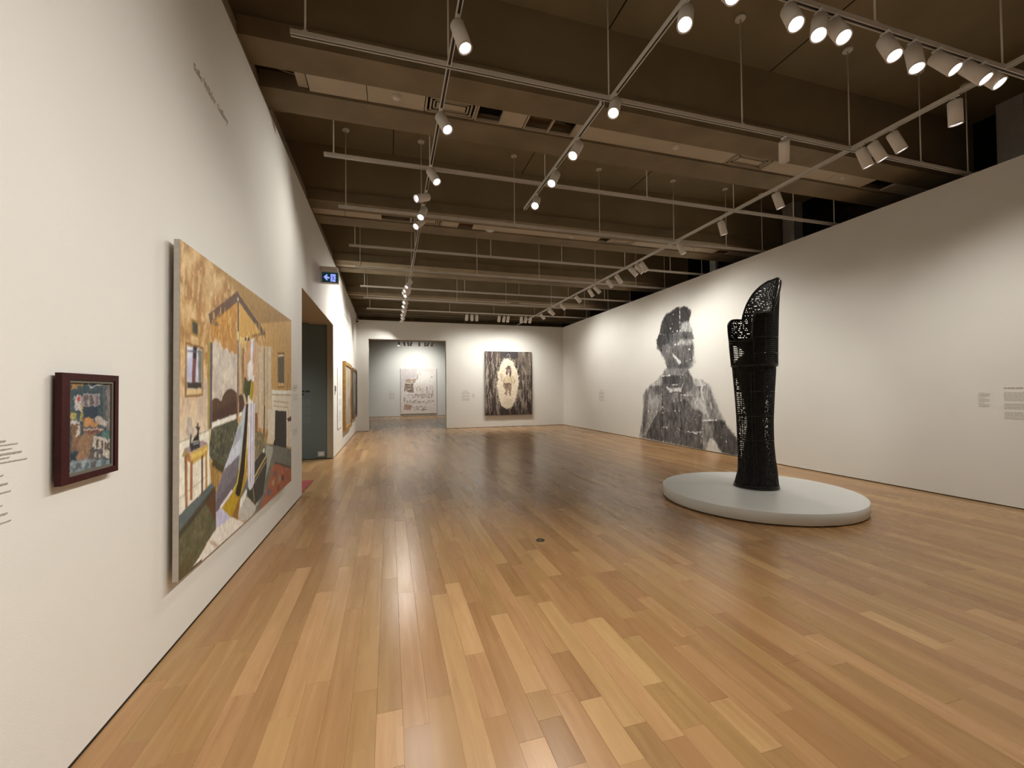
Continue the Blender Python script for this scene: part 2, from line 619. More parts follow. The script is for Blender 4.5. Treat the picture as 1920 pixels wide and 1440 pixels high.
def slot_panels(k, items):
    """items: (px left, px right, kind) along the recessed strip between the pair of beams"""
    y0 = 4.19 + BAY * k + .36
    y1 = y0 + .30
    ym = (y0 + y1) / 2
    xs = []

    def X(px):
        # px lies on the strip's centre line
        lo, hi = -2.0, 11.0
        for _ in range(40):
            mid = (lo + hi) / 2
            if proj((mid, ym, ZB))[0] < px:
                lo = mid
            else:
                hi = mid
        return (lo + hi) / 2
    out = []
    for a, b, kind in items:
        xa = XC0 if a is None else X(a)
        xb = XC1 if b is None else X(b)
        z = ZB + .025
        g = .004
        if kind == 'panel':
            obj('ceiling_panel', MB().box((xa + g, y0 + .012, z), (xb - g, y1 - .012, z + .02)).mesh('ceiling_panel', M['panel']), ceil)
        elif kind == 'void':
            obj('open_bay', MB().box((xa, y0, z + .2), (xb, y1, z + .22)).mesh('open_bay', M['void']), ceil)
        elif kind == 'blank':
            obj('ceiling_panel', MB().box((xa + g, y0 + .005, ZB + .06), (xb - g, y1 - .005, ZB + .08)).mesh('ceiling_panel', M['panel']), ceil)
        elif kind == 'rust':
            obj('ceiling_panel', MB().box((xa + g, y0 + .012, z + .06), (xb - g, y1 - .012, z + .08)).mesh('ceiling_panel', M['rust']), ceil)
        elif kind == 'blue':
            obj('ceiling_panel', MB().box((xa + g, y0 + .012, z), (xb - g, y1 - .012, z + .02)).mesh('ceiling_panel', M['panel']), ceil)
        out.append((xa, xb, kind, y0, y1))
    return out


def fix_vent(xa, xb, y0, y1, label):
    t = thing('air_vent', label, 'air vent', ((xa + xb) / 2, (y0 + y1) / 2, ZB + .03))
    hx, hy = (xb - xa) / 2 - .006, (y1 - y0) / 2 - .012
    fr = MB()
    fr.box((-hx, -hy, -.006), (hx, -hy + .014, .02)).box((-hx, hy - .014, -.006), (hx, hy, .02)).box((-hx, -hy, -.006), (-hx + .02, hy, .02)).box((hx - .02, -hy, -.006), (hx, hy, .02))
    obj('frame', fr.mesh('vent_frame', M['panel']), t)
    obj('dark_core', MB().box((-hx, -hy, .05), (hx, hy, .055)).mesh('vent_core', M['void']), t)
    for j in range(3):
        ax, ay = hx * (1 - .13 * (j + 1)) - .01, hy * (1 - .26 * (j + .8))
        b = MB()
        r = .020 if j < 2 else .0
        if j < 2:
            b.box((-ax, -ay, -.002 + j * .004), (ax, -ay + .012, .012 + j * .004)).box((-ax, ay - .012, -.002 + j * .004), (ax, ay, .012 + j * .004))
            b.box((-ax, -ay, -.002 + j * .004), (-ax + .02, ay, .012 + j * .004)).box((ax - .02, -ay, -.002 + j * .004), (ax, ay, .012 + j * .004))
        else:
            b.box((-ax, -ay, .002), (ax, ay + .01, .012))
        obj('louvre', b.mesh('louvre', M['panel']), t)
    return t


def fix_hatch(xa, xb, y0, y1, label, n, inner, name='ceiling_hatch'):
    t = thing(name, label, 'ceiling hatch', ((xa + xb) / 2, (y0 + y1) / 2, ZB + .025))
    hx, hy = (xb - xa) / 2 - .004, (y1 - y0) / 2 - .008
    b = MB()
    b.box((-hx, -hy, -.004), (hx, -hy + .014, .03)).box((-hx, hy - .014, -.004), (hx, hy, .03))
    for j in range(n + 1):
        x = -hx + (2 * hx) * j / n
        b.box((x - .009, -hy, -.004), (x + .009, hy, .03))
    obj('frame', b.mesh('hatch_frame', M['panel']), t)
    obj('dark_inside', MB().box((-hx, -hy, .10), (hx, hy, .12)).mesh('hatch_inside', inner), t)
    if inner is M['duct']:
        obj('pipe', MB().tube([(-hx, 0, .08), (hx, .02, .08)], .022).mesh('pipe', M['brass'], True), t)
    return t


s0 = slot_panels(0, [(None, 553, 'void'), (553, 574, 'blank'), (576, 688, 'panel'), (688, 797, 'panel'), (797, 893, 'vent'), (894, 942, 'hatch'), (942, 985, 'panel'),
                     (987, 1078, 'hatch2'), (1078, 1368, 'panel'), (1368, 1442, 'vent'), (1442, 1560, 'panel'), (1560, 1627, 'panel'), (1627, 1668, 'hatch'), (1668, None, 'blue')])
s1 = slot_panels(1, [(None, 647, 'panel'), (647, 714, 'panel'), (714, 770, 'hatch'), (770, 829, 'vent'), (829, 860, 'panel'), (860, 887, 'rust'), (887, 1048, 'panel'),
                     (1048, 1122, 'panel'), (1122, 1144, 'hatch'), (1144, 1190, 'vent'), (1190, 1342, 'panel'), (1342, 1368, 'hatch'), (1368, None, 'blue')])
s2 = slot_panels(2, [(None, 668, 'panel'), (668, 804, 'panel'), (804, 823, 'hatch'), (823, 1000, 'panel'), (1000, None, 'panel')])
s3 = slot_panels(3, [(None, 957, 'panel'), (957, 975, 'hatch'), (975, None, 'panel')])
for kk in (-2, -1, 4, 5, 6):
    slot_panels(kk, [(None, None, 'panel')])
vlab = ['square slatted air vent beside the black hatch in the nearest ceiling strip', 'slatted air vent further right in the nearest ceiling strip, above the single hanging spotlight',
        'slatted air vent in the second ceiling strip, left of the red-brown board', 'slatted air vent in the second ceiling strip towards the right']
hlab = ['black open ceiling hatch directly right of the nearest vent', 'double ceiling hatch with brown ductwork visible inside, nearest strip', 'dark ceiling hatch at the shadowed right end of the nearest strip',
        'long black ceiling hatch in the second strip near the left wall', 'small dark ceiling hatch in the second strip just left of a vent', 'dark ceiling hatch in the second strip near the right wall',
        'tiny dark ceiling hatch in the third ceiling strip', 'tiny dark ceiling hatch in the fourth ceiling strip, far away']
vi = hi_ = 0
for s in (s0, s1, s2, s3):
    for xa, xb, kind, y0, y1 in s:
        if kind == 'vent':
            fix_vent(xa, xb, y0, y1, vlab[vi])
            vi += 1
        elif kind in ('hatch', 'hatch2'):
            fix_hatch(xa, xb, y0, y1, hlab[hi_], 2 if kind == 'hatch2' else 1, M['duct'] if kind == 'hatch2' else M['void'])
            hi_ += 1
# two loose cables sagging across the open bay by the left wall
for n_, (a, dy, sag) in enumerate(((.0, .0, .05), (.12, .1, .03))):
    pts = []
    for i in range(12):
        t_ = i / 11
        pts.append((XC0 + a + (.62 - a) * t_, 4.60 + dy + .10 * t_ ** .5, ZB + .16 - sag * math.sin(math.pi * min(1, t_ * 1.3))))
    o = obj('ceiling_cable', MB().tube(pts, .007, 6).mesh('ceiling_cable', M['cable'], True))
    tag(o, ('lower' if n_ == 0 else 'upper') + ' loose cable sagging in the open ceiling bay by the left wall', 'cable')
# round ceiling devices
for (px, py, lab, r) in ((743, 186, 'round white ceiling sensor left of the nearest vent', .045), (1267, 279, 'round white ceiling sensor in the middle of the nearest strip', .045),
                         (1580, 336, 'round white ceiling sensor near the dark right end of the nearest strip', .045), (919, 434, 'domed white smoke detector in the second ceiling strip', .09),
                         (1072, 446, 'small white ceiling sensor right of the smoke detector', .045), (1298, 467, 'small white ceiling sensor in the second strip near the right wall', .045)):
    P = onZ(px, py, ZB)
    t = thing('smoke_detector', lab, 'smoke detector', (P[0], P[1], ZB + .026))
    obj('base_plate', MB().lathe([(r, -.012), (r, 0)], 20).mesh('plate', M['plastic'], True), t)
    obj('dome', MB().lathe([(r * .25, -.03), (r * .7, -.024), (r * .85, -.012)], 20).mesh('dome', M['plastic'], True), t)

# ------------------------------------------------------------------ night windows beyond the right partition and at the far end
XW = 8.62
gl = struct('window_1', MB().box((XW + .26, YB, 2.0), (XW + .30, 28, ZC)).mesh('window_1', M['glass']), label='dark night-time glazing beyond the right partition')
for y in (-3.6, .1, 3.72, 7.23, 11.05, 14.88, 18.67, 22.5):
    obj('mullion', MB().box((XW, y - .14, 2.0), (XW + .25, y + .14, ZC)).mesh('mullion', M['mullion']), gl)
obj('mullion', MB().box((XW + .16, 9.6, 2.0), (XW + .25, 9.82, ZC)).mesh('mullion', M['mullion']), gl)
g2 = struct('window_2', MB().box((-3.4, 28.0, 4.9), (XC1, 28.04, ZC)).mesh('window_2', M['glass']), label='dark high glazing at the far end of the building')
for x in (-.2, 3.48, 7.4, 11.4):
    if x < XC1:
        obj('mullion', MB().box((x * 1.0 - .12, 25.9, 4.9), (x + .12, 26.1, ZC)).mesh('mullion', M['mullion']), g2)
struct('wall_end', MB().box((-3.4, 28.04, 0), (XC1, 28.2, ZC)).mesh('wall_end', M['coffer']))
struct('wall_outer_right', MB().box((XW + .31, YB - .2, 0), (XC1, 28.2, 2.0)).mesh('wall_outer_right', M['coffer']))

# ------------------------------------------------------------------ lighting track
RAIL_W, RAIL_H = .036, .042
RODX = [-.65, .515, 2.12, 3.78, 5.41, 6.68, 7.62]


def rail_mesh(along, a, b, c):
    """U-shaped rail open below; runs from a to b, centred on c"""
    mb = MB()
    h, hw, t = RAIL_H, RAIL_W / 2, .006

    def bx(u0, u1, z0, z1, mi=0):
        if along == 'x':
            mb.box((a, c + u0, z0), (b, c + u1, z1), mi)
        else:
            mb.box((c + u0, a, z0), (c + u1, b, z1), mi)
    bx(-hw, hw, ZT + h - t, ZT + h)
    bx(-hw, -hw + t, ZT, ZT + h - t)
    bx(hw - t, hw, ZT, ZT + h - t)
    sl = MB()
    if along == 'x':
        sl.box((a + .004, c - hw + t, ZT + .010), (b - .004, c + hw - t, ZT + .016))
    else:
        sl.box((c - hw + t, a + .004, ZT + .010), (c + hw - t, b - .004, ZT + .016))
    return mb, sl


rod_me = MB().tube([(0, 0, 0), (0, 0, ZC - ZT - RAIL_H)], .0075, 8).mesh('hanger_rod', M['track'], True)
can_me = MB().lathe([(.052, -.028), (.056, -.02), (.056, 0)], 20).mesh('canopy', M['track'], True)
nut_me = MB().box((-.0165, -.0165, 0), (.0165, .0165, .014)).mesh('hanger_clip', M['track'])


def add_rod(t, x, y):
    obj('hanger_rod', rod_me, t, (x, y, ZT + RAIL_H))
    obj('canopy', can_me, t, (x, y, ZC))
    obj('hanger_clip', nut_me, t, (x, y, ZT + RAIL_H - .002))


XTRACKS = [(2.37, 'cross lighting track nearest the camera, carrying the bright row of spotlights top right', 1.4, 8.5),
           (3.70, 'second cross lighting track from the camera, long white rail in front of the nearest beam', -.76, 8.5),
           (5.50, 'third cross lighting track from the camera, hanging in the open coffer', -.76, 8.5),
           (7.00, 'fourth cross lighting track from the camera, in front of the second beam pair', -.76, 8.5),
           (8.80, 'fifth cross lighting track from the camera', -.76, 8.5),
           (10.30, 'sixth cross lighting track from the camera', -.76, 8.5),
           (12.10, 'seventh cross lighting track from the camera', -.76, 8.5),
           (13.55, 'eighth cross lighting track from the camera', -.76, 8.5),
           (15.30, 'farthest cross lighting track, carrying nine spotlights before the end wall', -.76, 8.5)]
for y, lab, a, b in XTRACKS:
    t = thing('lighting_track', lab, 'lighting track', (0, 0, 0), group='cross tracks')
    r_, s_ = rail_mesh('x', a, b, y)
    obj('rail', r_.mesh('rail', M['track']), t)
    obj('slot', s_.mesh('slot', M['slot']), t)
    for x in RODX:
        if x > a:
            add_rod(t, x, y)
LT = {'T1': (.52, -3.0, 17.0, 'left lengthwise lighting track running over the left wall side'),
      'T2': (2.14, -3.0, 3.70, 'middle lengthwise lighting track ending at the second cross track'),
      'T3': (5.42, -3.0, 17.9, 'right lengthwise lighting track running past the sculpture to the end wall')}
for k_, (x, a, b, lab) in LT.items():
    t = thing('lighting_track', lab, 'lighting track')
    cuts = [q[0] for q in XTRACKS if q[2] < x < q[3] and a < q[0] <= b]
    y = a
    for yc in cuts + [b + .019]:
        if yc - .019 > y + .01:
            r_, s_ = rail_mesh('y', y, yc - .019, x)
            obj('rail', r_.mesh('rail', M['track']), t)
            obj('slot', s_.mesh('slot', M['slot']), t)
        y = yc + .019
# short lowered track
t = thing('lighting_track', 'short lowered track below the middle track, carrying three spotlights', 'lighting track')
r_, s_ = rail_mesh('y', 3.64, 6.12, 2.02)
obj('rail', r_.mesh('rail', M['track']), t, (0, 0, -.10))
obj('slot', s_.mesh('slot', M['slot']), t, (0, 0, -.10))
for y in (3.70, 5.50):
    obj('hanger_stem', MB().tube([(2.02, y, ZT - .06), (2.02, y, ZT + .002)], .006).mesh('hanger_stem', M['track'], True), t)

# ------------------------------------------------------------------ spotlights
# fixture pieces, axis along -z (mouth at z = -.205), pivot at the origin
R_ = .056
body_me = MB().lathe([(.0, .045), (.030, .045), (.048, .040), (R_, .028), (R_, -.185), (R_ - .004, -.185), (R_ - .005, -.14)], 24, capb=False, capt=False).mesh('lamp_body', M['lamp'], True)
ring_me = MB().lathe([(R_ - .004, -.182), (R_ + .001, -.184), (R_ + .001, -.192), (R_ - .009, -.192), (R_ - .009, -.178)], 24, capb=False, capt=False).mesh('front_ring', M['lamp'], True)
refl_me = MB().lathe([(R_ - .007, -.180), (.036, -.136), (.036, -.134)], 24, capb=False, capt=False).mesh('reflector', M['reflector'], True)
lens_me = MB().lathe([(.0, -.137), (.037, -.137)], 24, capb=False, capt=False).mesh('lens', M['lens'])
lens_wide = MB().lathe([(.0, -.174), (.046, -.174)], 24, capb=False, capt=False).mesh('lens', M['lens'])
stem_me = MB().tube([(0, 0, .048), (0, 0, .10)], .008, 8).box((-.012, -.035, .094), (.012, .035, .1045)).mesh('track_adapter', M['lamp'])
yoke_me = MB().box((-.006, -.062, -.005), (.006, -.055, .05)).box((-.006, -.062, .046), (.006, .012, .052)).mesh('yoke', M['lamp'])
ORD = ['first', 'second', 'third', 'fourth', 'fifth', 'sixth', 'seventh', 'eighth', 'ninth', 'tenth', 'eleventh', 'twelfth', 'thirteenth', 'fourteenth', 'fifteenth', 'sixteenth', 'seventeenth', 'eighteenth', 'nineteenth', 'twentieth']
NL = [0]


def lamp(pos, d, label, group, power=1.0, angle=58, blend=.9, wide=False, lit=True, tint=None):
    """pos: pivot; d: aim direction; the Empty stands at the pivot"""
    d = Vector(d).normalized()
    t = thing('track_spotlight', label, 'spotlight', pos, group=group)
    q = Vector((0, 0, -1)).rotation_difference(d)
    parts = [('lamp_body', body_me), ('front_ring', ring_me), ('lens', lens_wide if wide else lens_me)]
    if not wide:
        parts.append(('reflector', refl_me))
    for n_, me in parts:
        o = obj(n_, me, t)
        o.rotation_mode = 'QUATERNION'
        o.rotation_quaternion = q
    a = math.atan2(d.y, d.x)
    o = obj('track_adapter', stem_me, t, (0, 0, -.02), (0, 0, 0))
    if lit:
        l = bpy.data.lights.new('spot_beam', 'SPOT')
        l.energy = SPOT_W * power
        l.color = tint or SPOT_COL
        l.spot_size = math.radians(angle)
        l.spot_blend = blend
        l.shadow_soft_size = .035
        lo = bpy.data.objects.new('spot_beam', l)
        COL.objects.link(lo)
        lo.parent = t
        lo.rotation_mode = 'QUATERNION'
        lo.rotation_quaternion = q
        lo.location = d * .198
    NL[0] += 1
    return t


def solve_dir(piv, mx, my, L=.185, far=False):
    """direction from the pivot to a mouth seen on the sight line through (mx, my)"""
    r = ray(mx, my)
    r = r / np.linalg.norm(r)
    o = EYE - np.array(piv)
    b = r @ o
    c = o @ o - L * L
    disc = b * b - c
    if disc < 0:
        s = -b
    else:
        s = -b + (math.sqrt(disc) if far else -math.sqrt(disc))
    p = EYE + r * s
    v = p - np.array(piv)
    return v / np.linalg.norm(v)


def find_y(x, z, py):
    lo, hi = .6, 30
    for _ in range(50):
        mid = (lo + hi) / 2
        if proj((x, mid, z))[1] < py:
            lo = mid
        else:
            hi = mid
    return (lo + hi) / 2


def find_x(y, z, px):
    lo, hi = -2, 9
    for _ in range(50):
        mid = (lo + hi) / 2
        if proj((mid, y, z))[0] < px:
            lo = mid
        else:
            hi = mid
    return (lo + hi) / 2


DROP = .085
T1 = [(28, 872, 90, 0), (203, 839, 243, 0), (308, 819, 341, 0), (356, 790, 365, 0), (382, 801, 405, 0), (404, 790, 424, 0), (522, 772, 537, 0), (533, 766, 545, 0),
      (538, 760, 551, 0), (542, 769, 553, 0), (554, 766, 566, 0), (563, 764, 574, 0), (570, 763, 583, 0), (579, 760, 591, 0), (584, 761, 596, 0), (592, 756, 606, 0)]
# power and beam angle of each lamp on the left track
P1 = [(.10, 100), (.12, 100), (.22, 100), (.5, 90), (.28, 90), (.6, 96)] + [(1.1, 104)] * 10
T3 = [(177, 1826, 217, 1), (238, 1705, 283, 1), (257, 1669, 300, 1), (269, 1635, 309, 1), (353.6, 1469, 387, 1), (408, 1362, 438, 1), (449, 1286, 474, 1), (486.6, 1219, 507, 1), (491, 1212, 510, 1),
      (497, 1201, 515, 1), (511, 1169, 529, 1), (520, 1153, 537, 1), (532.5, 1129, 547, 1), (538, 1116, 555, 1), (551, 1092, 565, 1), (566, 1064, 579, 1), (576.6, 1043, 590, 1), (578, 1050, 590, 1), (586, 1024, 597, 1)]
T4 = [(1366, 1374, -8), (1480, 1492.5, 45), (1536, 1535, 65), (1565, 1581.6, 69.5), (1660, 1677, 104), (1711.5, 1719, 127), (1757, 1785.5, 136), (1814, 1822, 170.6), (1840, 1862.6, 175)]
T2 = [(0, 1284, 46), (175, 1150, 212)]
T2b = [(257, 1074, 292), (314, 1034, 344), (362, 1003, 386)]
TB = [(875.5, 876), (885, 883), (894, 892), (936, 936.5), (945.7, 944), (953, 953), (977.7, 977), (985.7, 985), (994.8, 994)]
AIMS = {}
for i, (jy, mx, my, far) in enumerate(T1):
    y = find_y(.52, ZT + .02, jy)
    piv = (.52, y, ZT - DROP)
    d = solve_dir(piv, mx, my, far=bool(far))
    if i > 5:
        d = d + np.array([-.75, .3, -.15])
    elif i == 3:
        d = np.array([-.80, -.45, -.42])
    elif i in (4, 5):
        d = d + np.array([-.5, .2, -.05])
    lamp(piv, d, 'white spotlight, %s from the camera on the left lengthwise track' % ORD[i], 'left track spotlights', P1[i][0], P1[i][1])
for i, (jy, mx, my, far) in enumerate(T3):
    y = find_y(5.42, ZT + .02, jy)
    piv = (5.42, y, ZT - DROP)
    d = solve_dir(piv, mx, my, far=bool(far))
    d = np.array([.16, .06, -.98]) if i == 0 else d + np.array([-.12, .05, -.30])
    lamp(piv, d, 'white spotlight, %s from the camera on the right lengthwise track' % ORD[i], 'right track spotlights', .46 if i > 6 else .31, 116)
for i, (jy, mx, my) in enumerate(T2):
    y = find_y(2.14, ZT + .02, jy)
    piv = (2.14, y, ZT - DROP)
    d = solve_dir(piv, mx, my)
    lamp(piv, d, 'white spotlight on the middle track, ' + ('nearest the camera with ringed lens' if i == 0 else 'just before the second cross track'), 'middle track spotlights', .62, 96)
for i, (jy, mx, my) in enumerate(T2b):
    y = find_y(2.02, ZT - .08, jy)
    piv = (2.02, y, ZT - DROP - .10)
    d = solve_dir(piv, mx, my)
    lamp(piv, d, 'white spotlight, %s from the camera on the short lowered track' % ORD[i], 'lowered track spotlights', .62, 96)
for i, (jx, mx, my) in enumerate(T4):
    x = find_x(2.37, ZT, jx)
    piv = (x, 2.37, ZT - DROP)
    d = solve_dir(piv, mx, my)
    if i > 5:
        d = np.array([.16, -.50, -.80])
    lamp(piv, d, 'bright spotlight, %s from the left in the row on the nearest cross track' % ORD[i], 'nearest cross track spotlights', .38 if i < 6 else .16, 105, wide=True)
x = find_x(3.70, ZT, 1470)
lamp((x, 3.70, ZT - DROP), solve_dir((x, 3.7, ZT - DROP), 1470, 302, far=True), 'single white spotlight pointing straight down from the second cross track', 'second cross track spotlight', .9, 50)
for i, (jx, mx) in enumerate(TB):
    x = find_x(15.3, ZT, jx)
    grp = ['left', 'middle', 'right'][i // 3]
    lamp((x, 15.3, ZT - DROP), (random.uniform(-.12, .12), .58, -.8), '%s spotlight of the %s cluster on the farthest cross track' % (['left', 'centre', 'right'][i % 3], grp), 'far track spotlights', .30 if i < 3 else .46, 116)
# lamps further back on the same tracks, behind the camera
for i, (x, y, d, p) in enumerate(((2.14, 1.7, (-.7, 0, -.62), 1.5), (2.14, .3, (-.7, .1, -.62), 1.4), (2.14, -1.0, (-.7, 0, -.65), 1.2), (2.14, -2.0, (-.6, 0, -.8), .9), (.52, -1.5, (-.3, 0, -.9), .25),
                                  (5.42, .9, (.45, .2, -.85), .5), (5.42, -.8, (.4, 0, -.8), .5), (5.42, -2.4, (.4, 0, -.8), .6), (.52, -2.7, (-.3, 0, -.9), .3))):
    lamp((x, y, ZT - DROP), d, 'white spotlight behind the camera, %s counted along the near tracks' % ORD[i], 'spotlights behind the camera', p * .74, 98)
# added fill lamp, out of sight in the side passage, brightens its dim wall
t = thing('passage_fill_lamp', 'added fill lamp in the passage soffit, unseen round the doorway corner', 'fill light', (-3.3, 8.2, DZ + .03))
obj('trim_ring', MB().lathe([(.06, -.004), (.08, -.004), (.08, 0)], 20, capb=False, capt=False).mesh('trim_ring', M['lamp'], True), t)
obj('lens', MB().lathe([(.0, -.002), (.06, -.002)], 20, capb=False, capt=False).mesh('lens', M['lens']), t)
l = bpy.data.lights.new('passage_fill_beam', 'SPOT')
l.energy, l.color, l.spot_size, l.spot_blend, l.shadow_soft_size = 170, (.93, 1, .98), math.radians(150), .6, .06
lo = bpy.data.objects.new('passage_fill_beam', l)
COL.objects.link(lo)
lo.parent = t
lo.location = (0, 0, -.02)
# next room track and lamps
t = thing('lighting_track', 'white lighting track of the next room, seen through the far opening', 'lighting track')
r_, s_ = rail_mesh('x', -2.6, 6.5, 24.6)
obj('rail', r_.mesh('rail', M['track']), t)
obj('slot', s_.mesh('slot', M['slot']), t)
for x in (-1.5, 1.0, 3.5, 6.0):
    add_rod(t, x, 24.6)
for i, px in enumerate((748, 758, 765, 771, 786, 797, 803, 811)):
    x = find_x(24.6, ZT, px)
    d = (-.1, -.3, -.8) if i == 0 else (random.uniform(-.3, .3), .75, -.75)
    lamp((x, 24.6, ZT - DROP), d, 'small spotlight, %s from the left on the next room track' % ORD[i], 'next room spotlights', .5, 125, tint=(1, .94, .84), wide=(i == 0))
t = thing('lighting_track', 'added lighting track of the next room, unseen behind the end wall', 'lighting track')  # unseen track, added to carry two fill lamps for the next room
r_, s_ = rail_mesh('x', -2.6, 6.5, 20.0)
obj('rail', r_.mesh('rail', M['track']), t)
obj('slot', s_.mesh('slot', M['slot']), t)
for x in (-1.5, 1.0, 3.5, 6.0):
    add_rod(t, x, 20.0)
for x, y in ((-1.5, 20.0), (4.5, 20.0)):
    lamp((x, y, ZT - DROP), (0, .5, -.8), 'added fill spotlight in the next room, unseen behind the end wall, %s side' % ('left' if x < 0 else 'right'), 'next room added fill spotlights', 1.2, 90, tint=(.9, .95, 1))


# ------------------------------------------------------------------ drawing on surfaces
class Canvas:
    """paints into a colour grid lying on a wall plane. plane 'x' (u = Y) or 'y' (u = X); rows run upwards in z"""

    def __init__(s, plane, v, u0, u1, z0, z1, nu, nz, bg, wall=(213, 205, 190)):
        s.pl, s.v = plane, v
        s.u0, s.u1, s.z0, s.z1, s.nu, s.nz = u0, u1, z0, z1, nu, nz
        s.wl = np.array(srgb(wall))
        s.c = np.zeros((nz, nu, 3))
        s.c[:] = s.col(bg)
        s.a = np.zeros((nz, nu))
        s.rag = 0.0
        U = u0 + (u1 - u0) * (np.arange(nu) + .0) / (nu - 1)
        Z = z0 + (z1 - z0) * (np.arange(nz) + .0) / (nz - 1)
        s.U, s.Z = np.meshgrid(U, Z)

    def col(s, c):
        return np.clip(np.array(srgb(c)) / s.wl * .79, .004, .9)

    def pt(s, p):
        if s.pl == 'x':
            q = onX(p[0], p[1], s.v)
            return q[1], q[2]
        q = onY(p[0], p[1], s.v)
        return q[0], q[2]

    def blend(s, mask, col):
        k = mask[..., None]
        s.c = s.c * (1 - k) + s.col(col) * k
        s.a = np.maximum(s.a, mask)

    def poly(s, pts, col, alpha=1.0, soft=0.0, noise=0.0, nsc=30, raw=False):
        P = pts if raw else [s.pt(p) for p in pts]
        P = np.array(P)
        ins = np.zeros(s.U.shape, bool)
        dmin = np.full(s.U.shape, 1e9)
        pad = soft * 1.5 + .02
        x0, x1 = P[:, 0].min() - pad, P[:, 0].max() + pad
        y0, y1 = P[:, 1].min() - pad, P[:, 1].max() + pad
        iu0 = max(0, int((x0 - s.u0) / (s.u1 - s.u0) * (s.nu - 1)))
        iu1 = min(s.nu, int((x1 - s.u0) / (s.u1 - s.u0) * (s.nu - 1)) + 2)
        iz0 = max(0, int((y0 - s.z0) / (s.z1 - s.z0) * (s.nz - 1)))
        iz1 = min(s.nz, int((y1 - s.z0) / (s.z1 - s.z0) * (s.nz - 1)) + 2)
        if iu1 <= iu0 or iz1 <= iz0:
            return
        X = s.U[iz0:iz1, iu0:iu1]
        Y = s.Z[iz0:iz1, iu0:iu1]
        inside = np.zeros(X.shape, bool)
        dm = np.full(X.shape, 1e9)
        n = len(P)
        for i in range(n):
            a, b = P[i], P[(i + 1) % n]
            dy = b[1] - a[1]
            if abs(dy) > 1e-12:
                cond = ((a[1] > Y) != (b[1] > Y)) & (X < (b[0] - a[0]) * (Y - a[1]) / dy + a[0])
                inside ^= cond
            ab = b - a
            L2 = max(ab @ ab, 1e-12)
            tt = np.clip(((X - a[0]) * ab[0] + (Y - a[1]) * ab[1]) / L2, 0, 1)
            dm = np.minimum(dm, np.hypot(X - a[0] - tt * ab[0], Y - a[1] - tt * ab[1]))
        sd = np.where(inside, dm, -dm)
        if s.rag:
            sd = sd + s.rag * (fnoise(X, Y, 16, 5) - .5) * 2 + s.rag * .6 * (fnoise(X, Y, 45, 6) - .5) * 2
        cell = max((s.u1 - s.u0) / s.nu, (s.z1 - s.z0) / s.nz)
        wd = max(soft, cell * .7)
        mk = np.clip(.5 + sd / (2 * wd), 0, 1) * alpha
        if noise:
            mk = np.clip(mk * (1 + noise * (fnoise(X, Y, nsc) - .5) * 2), 0, 1)
        k = mk[..., None]
        s.c[iz0:iz1, iu0:iu1] = s.c[iz0:iz1, iu0:iu1] * (1 - k) + s.col(col) * k
        s.a[iz0:iz1, iu0:iu1] = np.maximum(s.a[iz0:iz1, iu0:iu1], mk)

    def line(s, pts, wpx, col, alpha=1.0, soft=0.0, wm=None, raw=False):
        """polyline; width in metres wm"""
        P = pts if raw else [s.pt(p) for p in pts]
        for i in range(len(P) - 1):
            a, b = np.array(P[i]), np.array(P[i + 1])
            d = b - a
            L = np.hypot(*d)
            if L < 1e-9:
                continue
            n = np.array([-d[1], d[0]]) / L * (wm / 2)
            e = d / L * wm * .3
            s.poly([a - e + n, b + e + n, b + e - n, a - e - n], col, alpha, soft, raw=True)

    def noise(s, amt, sx, sz, seed=0, region=None):
        n = fnoise(s.U * sx, s.Z * sz, 1, seed)
        k = (1 + amt * (n - .5) * 2)
        s.c = np.clip(s.c * k[..., None], 0, 1)

    def warp(s, amp, sc_, seed=0):
        """drag the paint a little so that edges look brushed"""
        du = (fnoise(s.U, s.Z, sc_, seed + 50) - .5) * 2 * amp / (s.u1 - s.u0) * s.nu
        dz = (fnoise(s.U, s.Z, sc_, seed + 60) - .5) * 2 * amp / (s.z1 - s.z0) * s.nz
        iu, iz = np.meshgrid(np.arange(s.nu), np.arange(s.nz))
        s.c = s.c[np.clip(np.round(iz + dz).astype(int), 0, s.nz - 1), np.clip(np.round(iu + du).astype(int), 0, s.nu - 1)]

    def mesh(s, name, material, front, cut=None):
        """grid facing the room at distance v; with cut, cells without paint are left out"""
        nu, nz = s.nu, s.nz
        co = np.zeros((nz * nu, 3))
        if s.pl == 'x':
            co[:, 0] = front
            co[:, 1] = s.U.ravel()
        else:
            co[:, 1] = front
            co[:, 0] = s.U.ravel()
        co[:, 2] = s.Z.ravel()
        idx = np.arange(nz * nu).reshape(nz, nu)
        a, b, c, d = idx[:-1, :-1], idx[:-1, 1:], idx[1:, 1:], idx[1:, :-1]
        q = np.stack([a, b, c, d], -1).reshape(-1, 4)
        if (s.pl == 'x' and front > 3):
            q = q[:, ::-1]
        if cut is not None:
            al = s.a
            keep = (np.maximum.reduce([al[:-1, :-1], al[:-1, 1:], al[1:, 1:], al[1:, :-1]]) > cut).ravel()
            q = q[keep]
        me = bpy.data.meshes.new(name)
        me.vertices.add(len(co))
        me.vertices.foreach_set('co', co.ravel())
        me.loops.add(q.size)
        me.loops.foreach_set('vertex_index', q.ravel())
        me.polygons.add(len(q))
        me.polygons.foreach_set('loop_start', np.arange(0, q.size, 4))
        me.update(calc_edges=True)
        me.materials.append(material)
        at = me.color_attributes.new('paint', 'FLOAT_COLOR', 'POINT')
        cc = np.ones((nz * nu, 4), np.float32)
        cc[:, :3] = s.c.reshape(-1, 3)
        at.data.foreach_set('color', cc.ravel())
        return me


def _h(i, j, seed):
    v = np.sin(i * 127.1 + j * 311.7 + seed * 74.7) * 43758.5453
    return v - np.floor(v)


